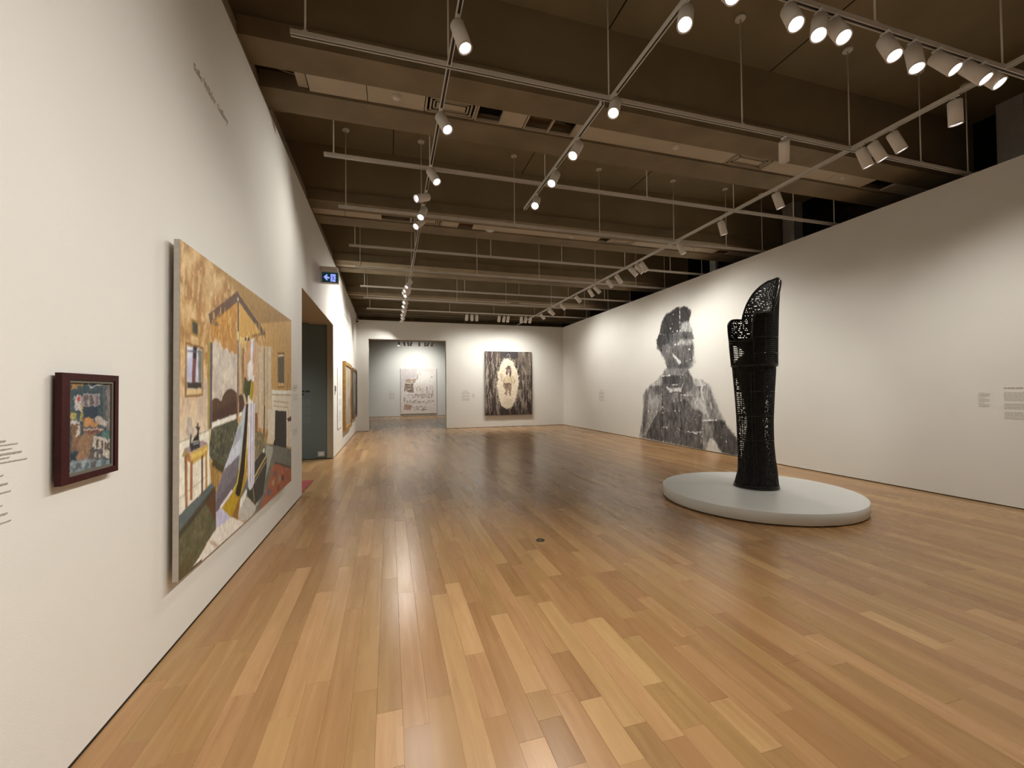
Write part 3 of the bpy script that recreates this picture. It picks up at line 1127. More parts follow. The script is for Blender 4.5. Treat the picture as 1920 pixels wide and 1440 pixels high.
def vnoise(x, y, seed=0):
    i, j = np.floor(x), np.floor(y)
    fx, fy = x - i, y - j
    fx, fy = fx * fx * (3 - 2 * fx), fy * fy * (3 - 2 * fy)
    return (_h(i, j, seed) * (1 - fx) + _h(i + 1, j, seed) * fx) * (1 - fy) + (_h(i, j + 1, seed) * (1 - fx) + _h(i + 1, j + 1, seed) * fx) * fy


def fnoise(x, y, sc_=1, seed=0):
    return (vnoise(x * sc_, y * sc_, seed) + .5 * vnoise(x * sc_ * 2.1, y * sc_ * 2.1, seed + 1) + .25 * vnoise(x * sc_ * 4.3, y * sc_ * 4.3, seed + 2)) / 1.75


# ------------------------------------------------------------------ the large interior painting on the left wall
FX = XL + .062
PY0, PY1, PZ0, PZ1 = 2.893, 5.785, .414, 2.412
A = Canvas('x', FX, PY0, PY1, PZ0, PZ1, 330, 400, (186, 142, 86), wall=(216, 208, 194))
b_ = fnoise(A.U * 9, A.Z * 5, 1, 3)
b_ = fnoise(A.U * 13 + 2.5 * fnoise(A.U * 5, A.Z * 5, 1, 4), A.Z * 7, 1, 3)
A.blend(np.clip((b_ - .50) * 5, 0, .75), (208, 172, 116))
A.blend(np.clip((.46 - b_) * 5, 0, .7), (156, 110, 58))
b_ = fnoise(A.U * 34, A.Z * 16, 1, 8)
A.blend(np.clip((b_ - .58) * 5, 0, .55), (222, 188, 134))
# paler plaster low on the left
A.blend(np.clip((1.72 - A.Z) / .5, 0, 1) * np.clip((3.75 - A.U) / .1, 0, 1) * .85, (216, 196, 166))
A.blend(np.clip((fnoise(A.U * 12, A.Z * 7, 1, 9) - .5) * 5, 0, .6) * (A.Z < 1.6) * (A.U < 3.7), (196, 172, 150))
p = A.poly
p([(398, 492), (548, 600), (548, 606), (486, 607), (462, 574), (446, 552)], (166, 128, 70), soft=.03)
p([(440, 560), (548, 602), (548, 604), (486, 609), (474, 590)], (158, 118, 62), .6, soft=.05)
p([(486, 607), (548, 602), (548, 740), (508, 738), (494, 650)], (192, 148, 82), soft=.01, noise=.3, nsc=18)
# canopy
p([(394, 598), (446, 556), (446, 648), (420, 665), (396, 640)], (190, 134, 58), soft=.01, noise=.25, nsc=25)
p([(448, 566), (493, 627), (474, 633), (456, 636), (448, 634)], (206, 158, 80), noise=.15, nsc=40)
A.line([(395, 597), (446, 555)], 0, (104, 76, 58), wm=.075)
A.line([(446, 556), (497, 629)], 0, (98, 74, 56), wm=.06)
A.line([(395, 600), (420, 617)], 0, (110, 78, 52), wm=.035, soft=.01)
# right wall, curtain, door
p([(456, 640), (484, 640), (484, 800), (456, 790)], (196, 152, 106), soft=.01)
p([(480, 648), (509, 650), (509, 806), (478, 800)], (200, 176, 138), soft=.004)
for xx, cc in ((484, (176, 146, 108)), (489, (214, 190, 152)), (501, (178, 150, 110)), (506, (214, 192, 158))):
    A.line([(xx, 652), (xx, 803)], 0, cc, wm=.02, soft=.004)
A.line([(495.5, 652), (495.5, 830)], 0, (74, 44, 34), wm=.022)
A.line([(496, 762), (495, 815)], 0, (60, 34, 28), wm=.036)
# bed back cloth, ragged straw above it
p([(398, 642), (446, 640), (446, 768), (398, 776)], (196, 180, 158), soft=.004)
b2 = fnoise(A.U * 14, A.Z * 8, 1, 21)
msk = (A.U > A.pt((398, 700))[0]) & (A.U < A.pt((446, 700))[0]) & (A.Z < 1.9) & (A.Z > 1.0)
A.blend(np.clip((b2 - .5) * 4, 0, .6) * msk, (214, 198, 172))
A.blend(np.clip((.45 - b2) * 2, 0, .4) * msk, (176, 158, 134))
p([(397, 640), (400, 638), (404, 634), (408, 640), (412, 634), (415, 650), (420, 655), (426, 652), (430, 662), (436, 658), (440, 666), (446, 662), (446, 600), (397, 615)], (184, 130, 62), soft=.006, noise=.25, nsc=30)
rr = random.Random(3)
for i in range(150):
    x = rr.uniform(397, 500)
    y = rr.uniform(575, 640) if x < 446 else rr.uniform(605, 645)
    A.line([(x, y), (x + rr.uniform(-3, 3), y + rr.uniform(8, 24))], 0, rr.choice([(216, 170, 92), (232, 200, 130), (170, 116, 48), (200, 146, 66)]), .8, wm=.009)
for x, y, h in ((447, 634, 22), (451, 632, 26), (455, 634, 18), (459, 634, 22), (463, 630, 12), (447, 620, 16)):
    p([(x - 1.6, y), (x + 1.8, y), (x + .2, y + h)], (226, 196, 124))
for x in (466, 460.5):
    p([(x - 2, 640), (x + 2, 638), (x + .8, 632), (x - .8, 633)], (60, 22, 50))
for i in range(14):
    x = 473 + i * 1.7
    A.line([(x, 633 - i * .45), (x + .8, 628 - i * .4)], 0, (76, 62, 40), wm=.012)
A.line([(446.3, 560), (445.5, 790)], 0, (214, 196, 160), wm=.03)
A.line([(446.6, 566), (446.6, 620)], 0, (58, 40, 30), wm=.028)
A.line([(446.4, 640), (445.6, 745)], 0, (112, 92, 92), wm=.030)
A.line([(445.8, 745), (444.5, 790)], 0, (126, 82, 64), wm=.030)
# left post
A.line([(391.5, 640), (391, 930)], 0, (150, 138, 52), wm=.032)
A.line([(396.3, 645), (395, 800)], 0, (96, 76, 82), wm=.040)
A.line([(456, 655), (456, 745)], 0, (108, 84, 62), wm=.026)
A.line([(450.5, 648), (450.5, 740)], 0, (186, 166, 128), wm=.045, soft=.005)
# headboard
p([(397.5, 751), (401, 747), (406, 746), (410, 749), (413.5, 752), (416, 750), (417, 744), (421, 737), (426, 731), (432, 728.5), (438, 730.5), (444, 737), (444.5, 778), (397.5, 803)], (86, 60, 42))
p([(397.5, 775), (444.5, 750), (444.5, 778), (397.5, 803)], (72, 44, 34), .7, soft=.02)
p([(447.5, 742), (451, 739), (454, 740), (457, 748), (459, 762), (454, 772), (448, 776)], (82, 56, 42))
p([(397.5, 792.5), (443, 776), (443, 783.5), (397.5, 802.5)], (236, 222, 196))
p([(448.5, 774.5), (454.5, 771.5), (453, 779), (448.5, 780.5)], (236, 222, 196))
# bed cover
p([(396, 804), (444, 785), (447, 795), (441, 822), (422, 876), (418, 884), (404, 874), (396, 862), (391, 850)], (80, 78, 58), noise=.1, nsc=30)
for i in range(120):
    x = rr.uniform(394, 444)
    y = rr.uniform(800, 868)
    if y > 862 - abs(x - 420) * .3 or y < 806 - (x - 396) * .4:
        continue
    A.line([(x, y), (x + rr.uniform(-2, 2), y + rr.uniform(-4, 4))], 0, rr.choice([(118, 118, 92), (62, 58, 42), (104, 96, 62), (54, 54, 44)]), .7, wm=.022)
p([(391, 855), (404, 872), (419, 884), (414, 918), (405, 925), (397, 915)], (176, 136, 72), soft=.004)
for xx in (397.5, 401, 405, 409):
    A.line([(xx, 868), (xx - .5, 916)], 0, (122, 88, 42), wm=.014)
A.line([(400, 868), (419, 882)], 0, (70, 62, 34), wm=.05, soft=.01)
# floor bottom left
p([(334, 968), (396, 906), (404, 914), (334, 1004)], (92, 98, 92))
p([(334, 1001), (402, 914), (406, 925), (406, 992), (386, 1022), (366, 1058), (344, 1094), (334, 1094)], (92, 86, 56), soft=.003, noise=.15, nsc=40)
p([(334, 1000), (400, 914), (404, 922), (334, 1014)], (66, 54, 42), .8, soft=.01)
p([(387, 945), (403, 913), (406, 930), (405.5, 978)], (92, 58, 34), .9, soft=.006)
p([(334, 1060), (366, 1040), (344, 1094), (334, 1094)], (88, 72, 40), .7, soft=.03)
# cream wall low on the left and console table
p([(334.5, 828), (349, 822), (392, 804), (393, 908), (334.5, 966)], (228, 216, 188), soft=.003)
A.line([(334.5, 830), (392, 806)], 0, (160, 142, 118), wm=.008)
A.line([(334.5, 936), (389, 892)], 0, (196, 182, 154), wm=.010)
p([(345, 842), (380, 824), (390, 832), (356, 851)], (158, 134, 128))
p([(356, 850), (390, 832), (389, 853), (361, 871)], (200, 158, 74))
p([(358, 853), (388, 838), (387, 846), (360, 862)], (216, 184, 96))
p([(349, 845), (356, 851), (361, 871), (351, 864)], (166, 112, 58))
for a_, b__, cc, wd in (((348, 855), (349.5, 950), (128, 82, 50), .03), ((350.5, 862), (350, 944), (176, 120, 66), .018), ((359, 868), (358.5, 934), (160, 102, 62), .036), ((379, 856), (379, 923), (98, 60, 44), .028), ((386.5, 848), (387, 914), (172, 128, 62), .03)):
    A.line([a_, b__], 0, cc, wm=wd)
p([(340.5, 856), (346, 842), (351, 846), (347, 857)], (160, 136, 88))
p([(351, 783), (360, 782), (360, 797), (364, 806), (362, 815), (357, 818), (352, 817), (348.5, 809), (351, 797)], (176, 160, 140))
p([(353, 800), (360, 800), (361, 812), (352, 812)], (196, 182, 162), .8, soft=.006)
p([(366, 801), (376, 800), (373, 808), (373, 818), (374, 826), (360, 828), (364, 820), (369, 816), (370, 808)], (42, 34, 30))
A.line([(371, 796), (371, 803)], 0, (42, 34, 30), wm=.02)
p([(355, 831), (374, 826), (375, 839), (358, 847)], (52, 46, 46))
A.line([(358, 817), (357, 834)], 0, (52, 42, 40), wm=.02)
A.line([(363, 833), (372, 830)], 0, (150, 150, 142), wm=.010)
# pictures in the picture
p([(358.5, 597.5), (372.5, 602), (372.5, 634), (358.5, 627)], (146, 116, 48))
p([(361, 602.5), (370.5, 606.5), (370, 628), (361, 624)], (66, 60, 46))
p([(348, 640), (381.5, 651.5), (380.5, 743), (346.5, 745.5)], (128, 88, 46))
p([(350, 644), (380, 655), (379, 739.5), (349.5, 741.5)], (176, 142, 82))
p([(350.8, 647), (379, 657.5), (378, 730), (351, 729)], (206, 202, 206))
p([(351, 672), (370, 678), (368, 712), (351, 708)], (170, 166, 184), .8, soft=.02)
p([(371.5, 656), (379, 658), (378, 718), (372, 716)], (116, 112, 96))
A.line([(365.5, 654), (363, 716)], 0, (112, 66, 58), wm=.05)
A.line([(366, 654), (365, 668)], 0, (44, 26, 38), wm=.05)
A.line([(352, 658), (372, 660)], 0, (96, 88, 94), wm=.010)
p([(351, 715), (378, 717), (378, 730), (351, 728)], (58, 50, 38))
p([(350.5, 728.5), (378, 730), (378, 738.5), (350, 740)], (206, 176, 126))
p([(520.5, 660.5), (533.3, 660.5), (533, 727), (521, 727)], (138, 98, 48))
p([(521.5, 665), (532.3, 665), (532.2, 669), (521.5, 669)], (226, 198, 148))
p([(521.5, 669), (532.3, 668), (532.2, 718), (521.5, 718)], (88, 82, 58))
p([(521.5, 718), (532.3, 718), (532.2, 724), (521.5, 724)], (208, 168, 108))
# fireplace
p([(509.5, 733), (546, 733), (546, 800), (546, 838), (512, 833), (509.5, 790)], (222, 206, 176))
A.line([(510, 734.5), (546, 735)], 0, (238, 224, 196), wm=.035)
A.line([(511, 740), (546, 741)], 0, (178, 152, 116), wm=.014)
A.line([(513, 752), (541, 755)], 0, (170, 144, 108), wm=.009)
A.line([(513, 761), (541, 764)], 0, (176, 150, 112), wm=.009)
A.line([(513.5, 768), (513.5, 832)], 0, (178, 176, 110), wm=.014)
A.line([(541, 768), (541, 835)], 0, (176, 140, 110), wm=.014)
p([(516, 769), (537, 771), (537, 846.5), (509.5, 842), (515, 823)], (48, 42, 38))
p([(538, 785), (546, 780), (546, 790), (540, 790)], (92, 54, 40))
A.line([(515.5, 706), (516.5, 732)], 0, (206, 160, 80), wm=.02)
A.line([(540.5, 702), (539, 732)], 0, (140, 96, 48), wm=.026)
p([(502, 768), (510, 768), (511, 833), (502, 830)], (214, 196, 166))
# right floor, chest, bed end
p([(498, 832), (546, 842), (546, 906), (500, 946), (480, 960), (462, 978), (446, 940), (470, 880)], (112, 108, 92))
p([(499, 834), (512, 838), (511, 850), (484, 945), (478, 952), (497, 866)], (164, 158, 136), soft=.004)
p([(477, 774), (483, 774), (483, 812), (477, 812)], (140, 92, 52))
p([(477, 810), (488, 809), (495, 815), (498, 832), (494, 846), (478, 862)], (124, 112, 78), noise=.3, nsc=60)
for i in range(40):
    x, y = rr.uniform(478, 497), rr.uniform(812, 846)
    A.line([(x, y), (x + rr.uniform(-1.5, 1.5), y + rr.uniform(2, 7))], 0, rr.choice([(60, 58, 40), (186, 160, 110), (90, 86, 56), (150, 132, 88)]), .8, wm=.014)
p([(477, 866), (492, 847), (500, 853), (500, 878), (493, 928), (477, 948), (465, 935), (463, 918), (471, 916), (477, 900)], (62, 58, 50))
A.line([(477, 895), (500, 853)], 0, (196, 166, 96), wm=.022)
A.line([(478, 902), (499, 864)], 0, (150, 140, 100), wm=.014)
A.line([(465, 934), (477.5, 947)], 0, (150, 120, 50), wm=.018)
A.line([(474, 912), (477, 940)], 0, (186, 160, 96), wm=.012)
p([(493, 842), (496, 840), (496, 847), (493, 849)], (240, 226, 190))
# rug
p([(515, 866), (546, 876), (546, 903), (497, 947), (484, 957), (497, 930), (506, 896)], (158, 88, 58), noise=.15, nsc=40)
for (x, y, r, cc) in ((516, 887, .07, (86, 96, 104)), (505, 922, .08, (90, 96, 104)), (524, 900, .09, (150, 126, 92)), (512, 905, .07, (168, 140, 100)), (530, 896, .07, (58, 52, 44)), (538, 880, .05, (134, 124, 116)), (500, 934, .06, (170, 92, 62)),
                      (530, 884, .06, (186, 100, 62)), (522, 915, .07, (110, 70, 50)), (540, 898, .05, (120, 84, 60)), (510, 880, .04, (190, 90, 60))):
    u, z = A.pt((x, y))
    p([(u + r * .8 * math.cos(q * .9), z + r * .55 * math.sin(q * .9) * rr.uniform(.7, 1.2)) for q in range(7)], cc, .9, soft=.01, raw=True)
A.line([(515, 867), (546, 877)], 0, (74, 66, 56), wm=.02)
# pale rounded form on the floor
p([(450, 935), (461, 930), (470, 938), (480, 950), (479, 957), (466, 976), (450, 976), (446, 966), (447, 950)], (190, 180, 160), soft=.005)
p([(461, 918), (463.5, 920), (460, 935), (451, 952), (449, 948), (451, 936)], (236, 224, 198))
# grey sheet
p([(459, 758), (462, 770), (454, 850), (451, 885), (446, 905), (434, 921), (405, 962), (405, 925), (420, 880), (434, 842), (444, 808), (453, 782)], (184, 184, 182))
p([(452, 806), (454, 806), (450, 850), (432, 868), (421, 878), (433, 843)], (206, 206, 206), .8, soft=.008)
p([(455, 792), (456, 814), (436, 842), (442, 815)], (158, 156, 158), .8, soft=.01)
p([(452, 850), (451, 885), (446, 905), (434, 921), (405, 962), (405, 925), (419, 882), (434, 868)], (118, 108, 110), soft=.008)
p([(451, 884), (440, 912), (420, 944), (405, 962), (405, 940), (430, 906)], (96, 84, 84), .7, soft=.01)
p([(455, 770), (458, 772), (452, 850), (449, 880), (447, 880), (452, 820)], (190, 200, 190), .8)
# sash
p([(463, 757), (468, 757), (464, 830), (460, 890), (460, 905), (449, 936), (438, 962), (433, 971), (415, 953), (437, 921), (442, 912), (448, 885), (452, 860)], (178, 142, 36))
p([(461.5, 757), (465.5, 757), (462, 830), (458, 885), (455, 905), (450, 930), (445, 931), (441, 925), (447, 898), (452, 866), (455, 830), (458, 800)], (44, 32, 16))
A.line([(467, 757), (463, 830), (460, 880)], 0, (236, 196, 72), wm=.016)
A.line([(449, 880), (445, 905), (438, 918)], 0, (214, 200, 60), wm=.014)
p([(437, 921), (415, 953), (412, 951), (434, 918)], (226, 212, 214))
p([(447, 935), (451, 931), (449, 950), (446, 966), (447, 976), (434, 970), (440, 955)], (146, 100, 40))
# white cloth
p([(465.5, 757), (477, 757), (477, 905), (473, 914), (468, 919), (465, 912), (464.5, 870), (463.5, 830)], (212, 202, 204))
for xx, cc in ((467.5, (240, 234, 232)), (470, (170, 156, 164)), (472.2, (240, 236, 236)), (474.5, (186, 178, 188)), (476.5, (214, 210, 216))):
    A.line([(xx + 1, 757), (xx, 840), (xx - .6, 900)], 0, cc, wm=.022, soft=.003)
# hanging white figure and green gloves
p([(470.5, 634), (476, 635), (475, 655), (473, 674), (475, 683), (474, 704), (477, 703), (476, 715), (466, 713), (464, 700), (464.5, 683), (470, 674), (470, 652)], (232, 226, 222))
p([(474, 640), (476.5, 640), (475, 665), (473.5, 672)], (176, 172, 190))
p([(465, 735), (476, 740), (474, 757), (465, 757)], (226, 218, 212))
p([(476, 640), (484, 646), (482, 740), (477, 745), (476, 690)], (202, 160, 122), .8, soft=.006)
p([(458, 708), (460, 706), (464, 714), (466, 716), (464, 744), (461, 746), (457, 736)], (70, 72, 34))
p([(465, 714), (471, 711), (472, 715), (470, 743), (465, 741), (463, 757), (460, 757)], (58, 64, 26))
p([(471, 714), (476, 718), (475.5, 740), (473, 753), (467, 746), (468, 742)], (178, 150, 40))
A.line([(473.5, 716), (472, 745)], 0, (110, 100, 26), wm=.014)
p([(460, 757), (456, 740), (458, 740), (463, 757)], (190, 186, 150))
# lilac and cream sheets
p([(405, 961), (415, 952), (433, 971), (424, 980), (405, 990)], (194, 184, 196))
p([(405, 991), (434, 969.5), (459.5, 981), (442, 998), (412, 1028), (378, 1056), (361, 1063), (366, 1056), (386, 1026), (392, 1012)], (224, 211, 188))
p([(392, 1013), (400, 1015), (413, 1025), (410, 1028), (394, 1020)], (196, 170, 142), soft=.004)
p([(362, 1062), (378, 1049), (378, 1055), (344, 1094), (341, 1094)], (70, 54, 34))
A.warp(.006, 26, 1)
A.noise(.20, 34, 22, 5)
A.noise(.14, 90, 60, 6)
t = thing('interior_painting', 'large unframed painting of a golden bedroom with canopy bed and rug, left wall', 'painting', (0, 0, 0))
obj('stretched_canvas', MB().box((XL + .030, PY0, PZ0), (FX - .001, PY1, PZ1)).mesh('stretched_canvas', M['canvas']), t)
obj('hanging_cleat', MB().box((XL + .001, PY0 + .12, PZ0 + .3), (XL + .030, PY1 - .12, PZ1 - .12)).mesh('hanging_cleat', M['darkwood']), t)
obj('painted_face', A.mesh('painted_face', M['paint'], FX), t)

# ------------------------------------------------------------------ small framed still life on the left wall
t = thing('framed_still_life', 'small tabletop still life in a deep maroon frame near the left edge', 'painting')
FXS = XL + .036
y0, y1, z0, z1 = 2.022, 2.372, 1.152, 1.588
fwid = .026
fr = MB()
for (a, b) in (((y0, z0), (y1, z0 + fwid)), ((y0, z1 - fwid), (y1, z1)), ((y0, z0 + fwid), (y0 + .043, z1 - fwid)), ((y1 - fwid, z0 + fwid), (y1, z1 - fwid))):
    fr.box((XL + .014, a[0], a[1]), (FXS, b[0], b[1]))
obj('frame', fr.mesh('frame', M['maroon']), t)
fi = MB()
iy0, iy1, iz0, iz1 = y0 + .043, y1 - fwid, z0 + fwid, z1 - fwid
for (a, b) in (((iy0, iz0), (iy1, iz0 + .012)), ((iy0, iz1 - .012), (iy1, iz1)), ((iy0, iz0 + .012), (iy0 + .010, iz1 - .012)), ((iy1 - .012, iz0 + .012), (iy1, iz1 - .012))):
    fi.box((XL + .015, a[0], a[1]), (FXS - .006, b[0], b[1]))
obj('fillet', fi.mesh('fillet', M['taupe']), t)
obj('backing', MB().box((XL + .001, y0 + .03, z0 + .03), (XL + .018, y1 - .03, z1 - .03)).mesh('backing', M['darkwood']), t)
B = Canvas('x', FXS - .012, iy0, iy1, iz0, iz1, 130, 180, (64, 78, 78), wall=(210, 203, 188))


def zs(x, y):      # coordinates read on an enlargement of the picture
    return 90 + x / 5.76, 680 + y / 5.76


def bp(pts, col, **k):
    B.poly([zs(*q) for q in pts], col, **k)


bp([(250, 180), (740, 200), (740, 560), (250, 560)], (58, 76, 78))
bp([(255, 200), (410, 205), (390, 240), (300, 270), (255, 310)], (150, 112, 52), soft=.002)
bp([(660, 215), (710, 215), (705, 320), (670, 320)], (150, 120, 80), soft=.002)
bp([(590, 215), (650, 215), (650, 640), (600, 640)], (86, 92, 84), soft=.004)
bp([(640, 240), (690, 330), (690, 740), (635, 740)], (132, 118, 110), soft=.004)
bp([(285, 360), (370, 370), (360, 525), (285, 515)], (190, 176, 164))
bp([(315, 380), (350, 378), (350, 425), (320, 430)], (190, 60, 50), soft=.001)
bp([(355, 430), (380, 430), (378, 620), (350, 625)], (160, 140, 66))
bp([(375, 345), (565, 335), (560, 468), (375, 475)], (150, 140, 132))
bp([(385, 360), (435, 358), (430, 465), (385, 465)], (112, 92, 88))
bp([(450, 355), (495, 352), (492, 462), (448, 462)], (96, 78, 72))
bp([(510, 352), (550, 350), (546, 460), (508, 460)], (122, 106, 98))
bp([(375, 478), (540, 478), (530, 600), (380, 605)], (44, 62, 72))
B.line([zs(440, 215), zs(450, 265), zs(580, 240)], 0, (190, 186, 170), wm=.006)
bp([(250, 540), (310, 545), (300, 620), (248, 615)], (168, 152, 70), soft=.002)
bp([(245, 625), (345, 640), (345, 670), (245, 665)], (196, 186, 170), soft=.002)
bp([(385, 610), (430, 585), (475, 600), (500, 640), (535, 650), (530, 690), (380, 690)], (190, 128, 58), soft=.002)
bp([(500, 610), (530, 575), (570, 600), (635, 630), (635, 680), (535, 670)], (176, 160, 142), soft=.003)
bp([(380, 695), (600, 690), (590, 715), (380, 725)], (90, 88, 84), soft=.002)
bp([(380, 718), (600, 705), (598, 728), (380, 738)], (186, 160, 134), soft=.001)
bp([(250, 665), (360, 670), (350, 900), (250, 960)], (132, 92, 62), soft=.004)
bp([(320, 690), (345, 690), (345, 780), (300, 800)], (186, 178, 160), soft=.002)
bp([(400, 740), (570, 735), (490, 800), (470, 900), (440, 1050), (310, 1060), (315, 915), (345, 830)], (146, 108, 72), soft=.003)
bp([(420, 735), (570, 728), (570, 760), (430, 770)], (120, 74, 54), soft=.003)
bp([(590, 740), (690, 760), (680, 830), (580, 800)], (78, 112, 96), soft=.004)
bp([(490, 790), (680, 830), (670, 1040), (600, 1020), (590, 930), (480, 915)], (186, 174, 150), soft=.002)
for a in ((520, 825), (570, 840), (612, 850), (640, 860)):
    bp([(a[0], a[1]), (a[0] + 26, a[1] + 6), (a[0] + 24, a[1] + 90), (a[0], a[1] + 85)], (96, 74, 66), soft=.001)
bp([(450, 930), (580, 940), (600, 1030), (440, 1060)], (96, 84, 78), soft=.004)
for a in ((500, 970), (545, 985), (640, 980)):
    bp([(a[0], a[1]), (a[0] + 22, a[1] - 10), (a[0] + 18, a[1] + 50), (a[0], a[1] + 40)], (184, 168, 146), soft=.002)
bp([(245, 1000), (320, 950), (300, 1080), (240, 1100)], (40, 52, 62), soft=.003)
bp([(240, 1080), (300, 1050), (680, 1050), (690, 1110), (230, 1260)], (128, 140, 136), soft=.003)
for a, cc in (((330, 1110), (82, 84, 84)), ((420, 1120), (76, 92, 92)), ((490, 1095), (92, 74, 72)), ((600, 1080), (70, 84, 88)), ((280, 1160), (96, 96, 92)), ((380, 1080), (150, 156, 150))):
    bp([(a[0] - 30, a[1] - 30), (a[0] + 30, a[1] - 35), (a[0] + 25, a[1] + 40), (a[0] - 25, a[1] + 45)], cc, alpha=.8, soft=.005)
B.warp(.010, 60, 2)
B.warp(.004, 190, 3)
B.noise(.45, 110, 80, 11)
B.noise(.3, 260, 200, 12)
B.c = (B.c * .8 + B.c.mean(2, keepdims=True) * .2) * .80
obj('painted_face', B.mesh('painted_face', M['paint'], FXS - .012), t)


# ------------------------------------------------------------------ dark canvas with a man in a hat, end wall
def zf(x, y):
    return 880 + x / 8.4733, 640 + y / 8.4733


t = thing('dark_figure_painting', 'dark brown canvas with a man in a hat inside a cream oval, end wall', 'painting')
X0, X1, Z0_, Z1_ = 3.83, 5.90, .50, 3.185
YP = YF - .11
C = Canvas('y', YP, X0, X1, Z0_, Z1_, 240, 310, (70, 56, 48), wall=(222, 212, 194))
n1 = fnoise(C.U * 22, C.Z * 2.2, 1, 31)
C.blend(np.clip((n1 - .52) * 3.2, 0, .75), (168, 148, 122))
C.blend(np.clip((.45 - n1) * 3, 0, .8), (46, 34, 30))
C.blend(np.clip((fnoise(C.U * 3, C.Z * 2, 1, 33) - .5) * 2, 0, .6) * (C.Z > 2.2), (132, 114, 94))
C.blend(np.clip((1.0 - C.Z) / .5, 0, 1) * .65, (44, 30, 26))
C.poly([zf(*q) for q in ((508, 165), (765, 165), (780, 275), (520, 280))], (56, 50, 48), .9, soft=.02)
C.line([zf(*q) for q in ((590, 235), (610, 205), (640, 215), (625, 250), (665, 232))], 0, (140, 124, 104), wm=.02)
rr = random.Random(9)
for i in range(90):
    x = rr.choice([rr.uniform(250, 500), rr.uniform(760, 980)])
    y = rr.uniform(170, 900)
    C.line([zf(x, y), zf(x + rr.uniform(-14, 22), y + rr.uniform(80, 300))], 0, rr.choice([(176, 158, 132), (150, 132, 108), (112, 96, 80)]), .7, wm=.012, soft=.004)
for i in range(40):
    y = rr.uniform(560, 1120)
    x = rr.choice([rr.uniform(250, 430), rr.uniform(760, 900)])
    C.line([zf(x, y), zf(x + rr.uniform(40, 110), y + rr.uniform(-6, 6))], 0, (122, 106, 88), .5, wm=.010)
for a in (((270, 180), (290, 700), (325, 1165)), ((375, 330), (430, 700), (447, 1165)), ((860, 420), (930, 620), (950, 950)), ((800, 760), (835, 1000))):
    C.line([zf(*q) for q in a], 0, (186, 168, 140), .9, wm=.016)
ov = [(600, 280), (680, 310), (730, 400), (765, 480), (775, 600), (790, 660), (765, 740), (755, 830), (735, 920), (705, 1000), (650, 1045), (600, 1065), (545, 1040), (500, 1000), (480, 900), (455, 820), (440, 700), (455, 600), (450, 520), (475, 440), (510, 350), (550, 295)]
C.poly([zf(*q) for q in ov], (222, 200, 164), soft=.012, noise=.12, nsc=14)
for q in range(110):
    a = rr.random() * 6.28
    cx_, cy_ = 612 + 165 * math.cos(a), 660 + 385 * math.sin(a)
    C.line([zf(cx_, cy_), zf(cx_ + rr.uniform(4, 30) * math.cos(a) + rr.uniform(-14, 14), cy_ + rr.uniform(4, 30) * math.sin(a) + rr.uniform(-20, 20))], 0, (214, 194, 160), rr.uniform(.3, .9), wm=.018)
C.poly([zf(*q) for q in ((560, 900), (680, 900), (690, 1020), (600, 1055), (540, 1020))], (204, 180, 144), .6, soft=.06)
mp_ = lambda pts, col, **k: C.poly([zf(*q) for q in pts], col, **k)
mp_([(490, 520), (520, 500), (545, 640), (490, 640)], (188, 158, 122), alpha=.6, soft=.03)
mp_([(556, 575), (590, 556), (640, 560), (668, 540), (700, 560), (735, 610), (715, 660), (690, 690), (670, 640), (668, 675), (552, 668), (540, 720), (545, 600)], (206, 180, 140), soft=.008)
C.line([zf(*q) for q in ((548, 590), (545, 660), (550, 730))], 0, (140, 112, 84), wm=.02, soft=.006)
C.line([zf(*q) for q in ((690, 560), (735, 620), (700, 680))], 0, (140, 112, 84), wm=.016, soft=.005)
C.line([zf(*q) for q in ((668, 560), (672, 670))], 0, (150, 122, 92), wm=.016, soft=.005)
mp_([(552, 668), (668, 672), (676, 745), (664, 860), (640, 862), (628, 800), (612, 745), (596, 850), (580, 866), (560, 840), (572, 760), (552, 740)], (150, 124, 94), soft=.008)
mp_([(552, 668), (668, 672), (668, 690), (552, 690)], (104, 82, 62), soft=.004)
mp_([(570, 690), (620, 690), (618, 740), (570, 745)], (126, 102, 78), soft=.006)
mp_([(585, 440), (668, 440), (668, 560), (650, 570), (640, 510), (615, 505), (612, 560), (590, 530)], (84, 62, 54), soft=.006)
mp_([(600, 450), (652, 448), (650, 500), (630, 512), (606, 490)], (156, 128, 108), soft=.005)
mp_([(568, 424), (600, 420), (604, 388), (628, 382), (655, 388), (660, 420), (678, 428), (640, 438), (590, 438)], (104, 82, 70), soft=.004)
C.line([zf(570, 430), zf(676, 433)], 0, (66, 50, 44), wm=.02)
C.warp(.05, 7, 4)
C.warp(.02, 28, 5)
C.noise(.25, 30, 30, 41)
obj('stretched_canvas', MB().box((X0, YP + .001, Z0_), (X1, YF - .06, Z1_)).mesh('stretched_canvas', M['darkwood']), t)
obj('hanging_cleat', MB().box((X0 + .1, YF - .06, Z0_ + .25), (X1 - .1, YF - .004, Z1_ - .1)).mesh('hanging_cleat', M['darkwood']), t)
obj('painted_face', C.mesh('painted_face', M['paint'], YP), t)


# ------------------------------------------------------------------ pale canvas in the next room
def zp(x, y):
    return 745 + x / 14.4, 685 + y / 14.4


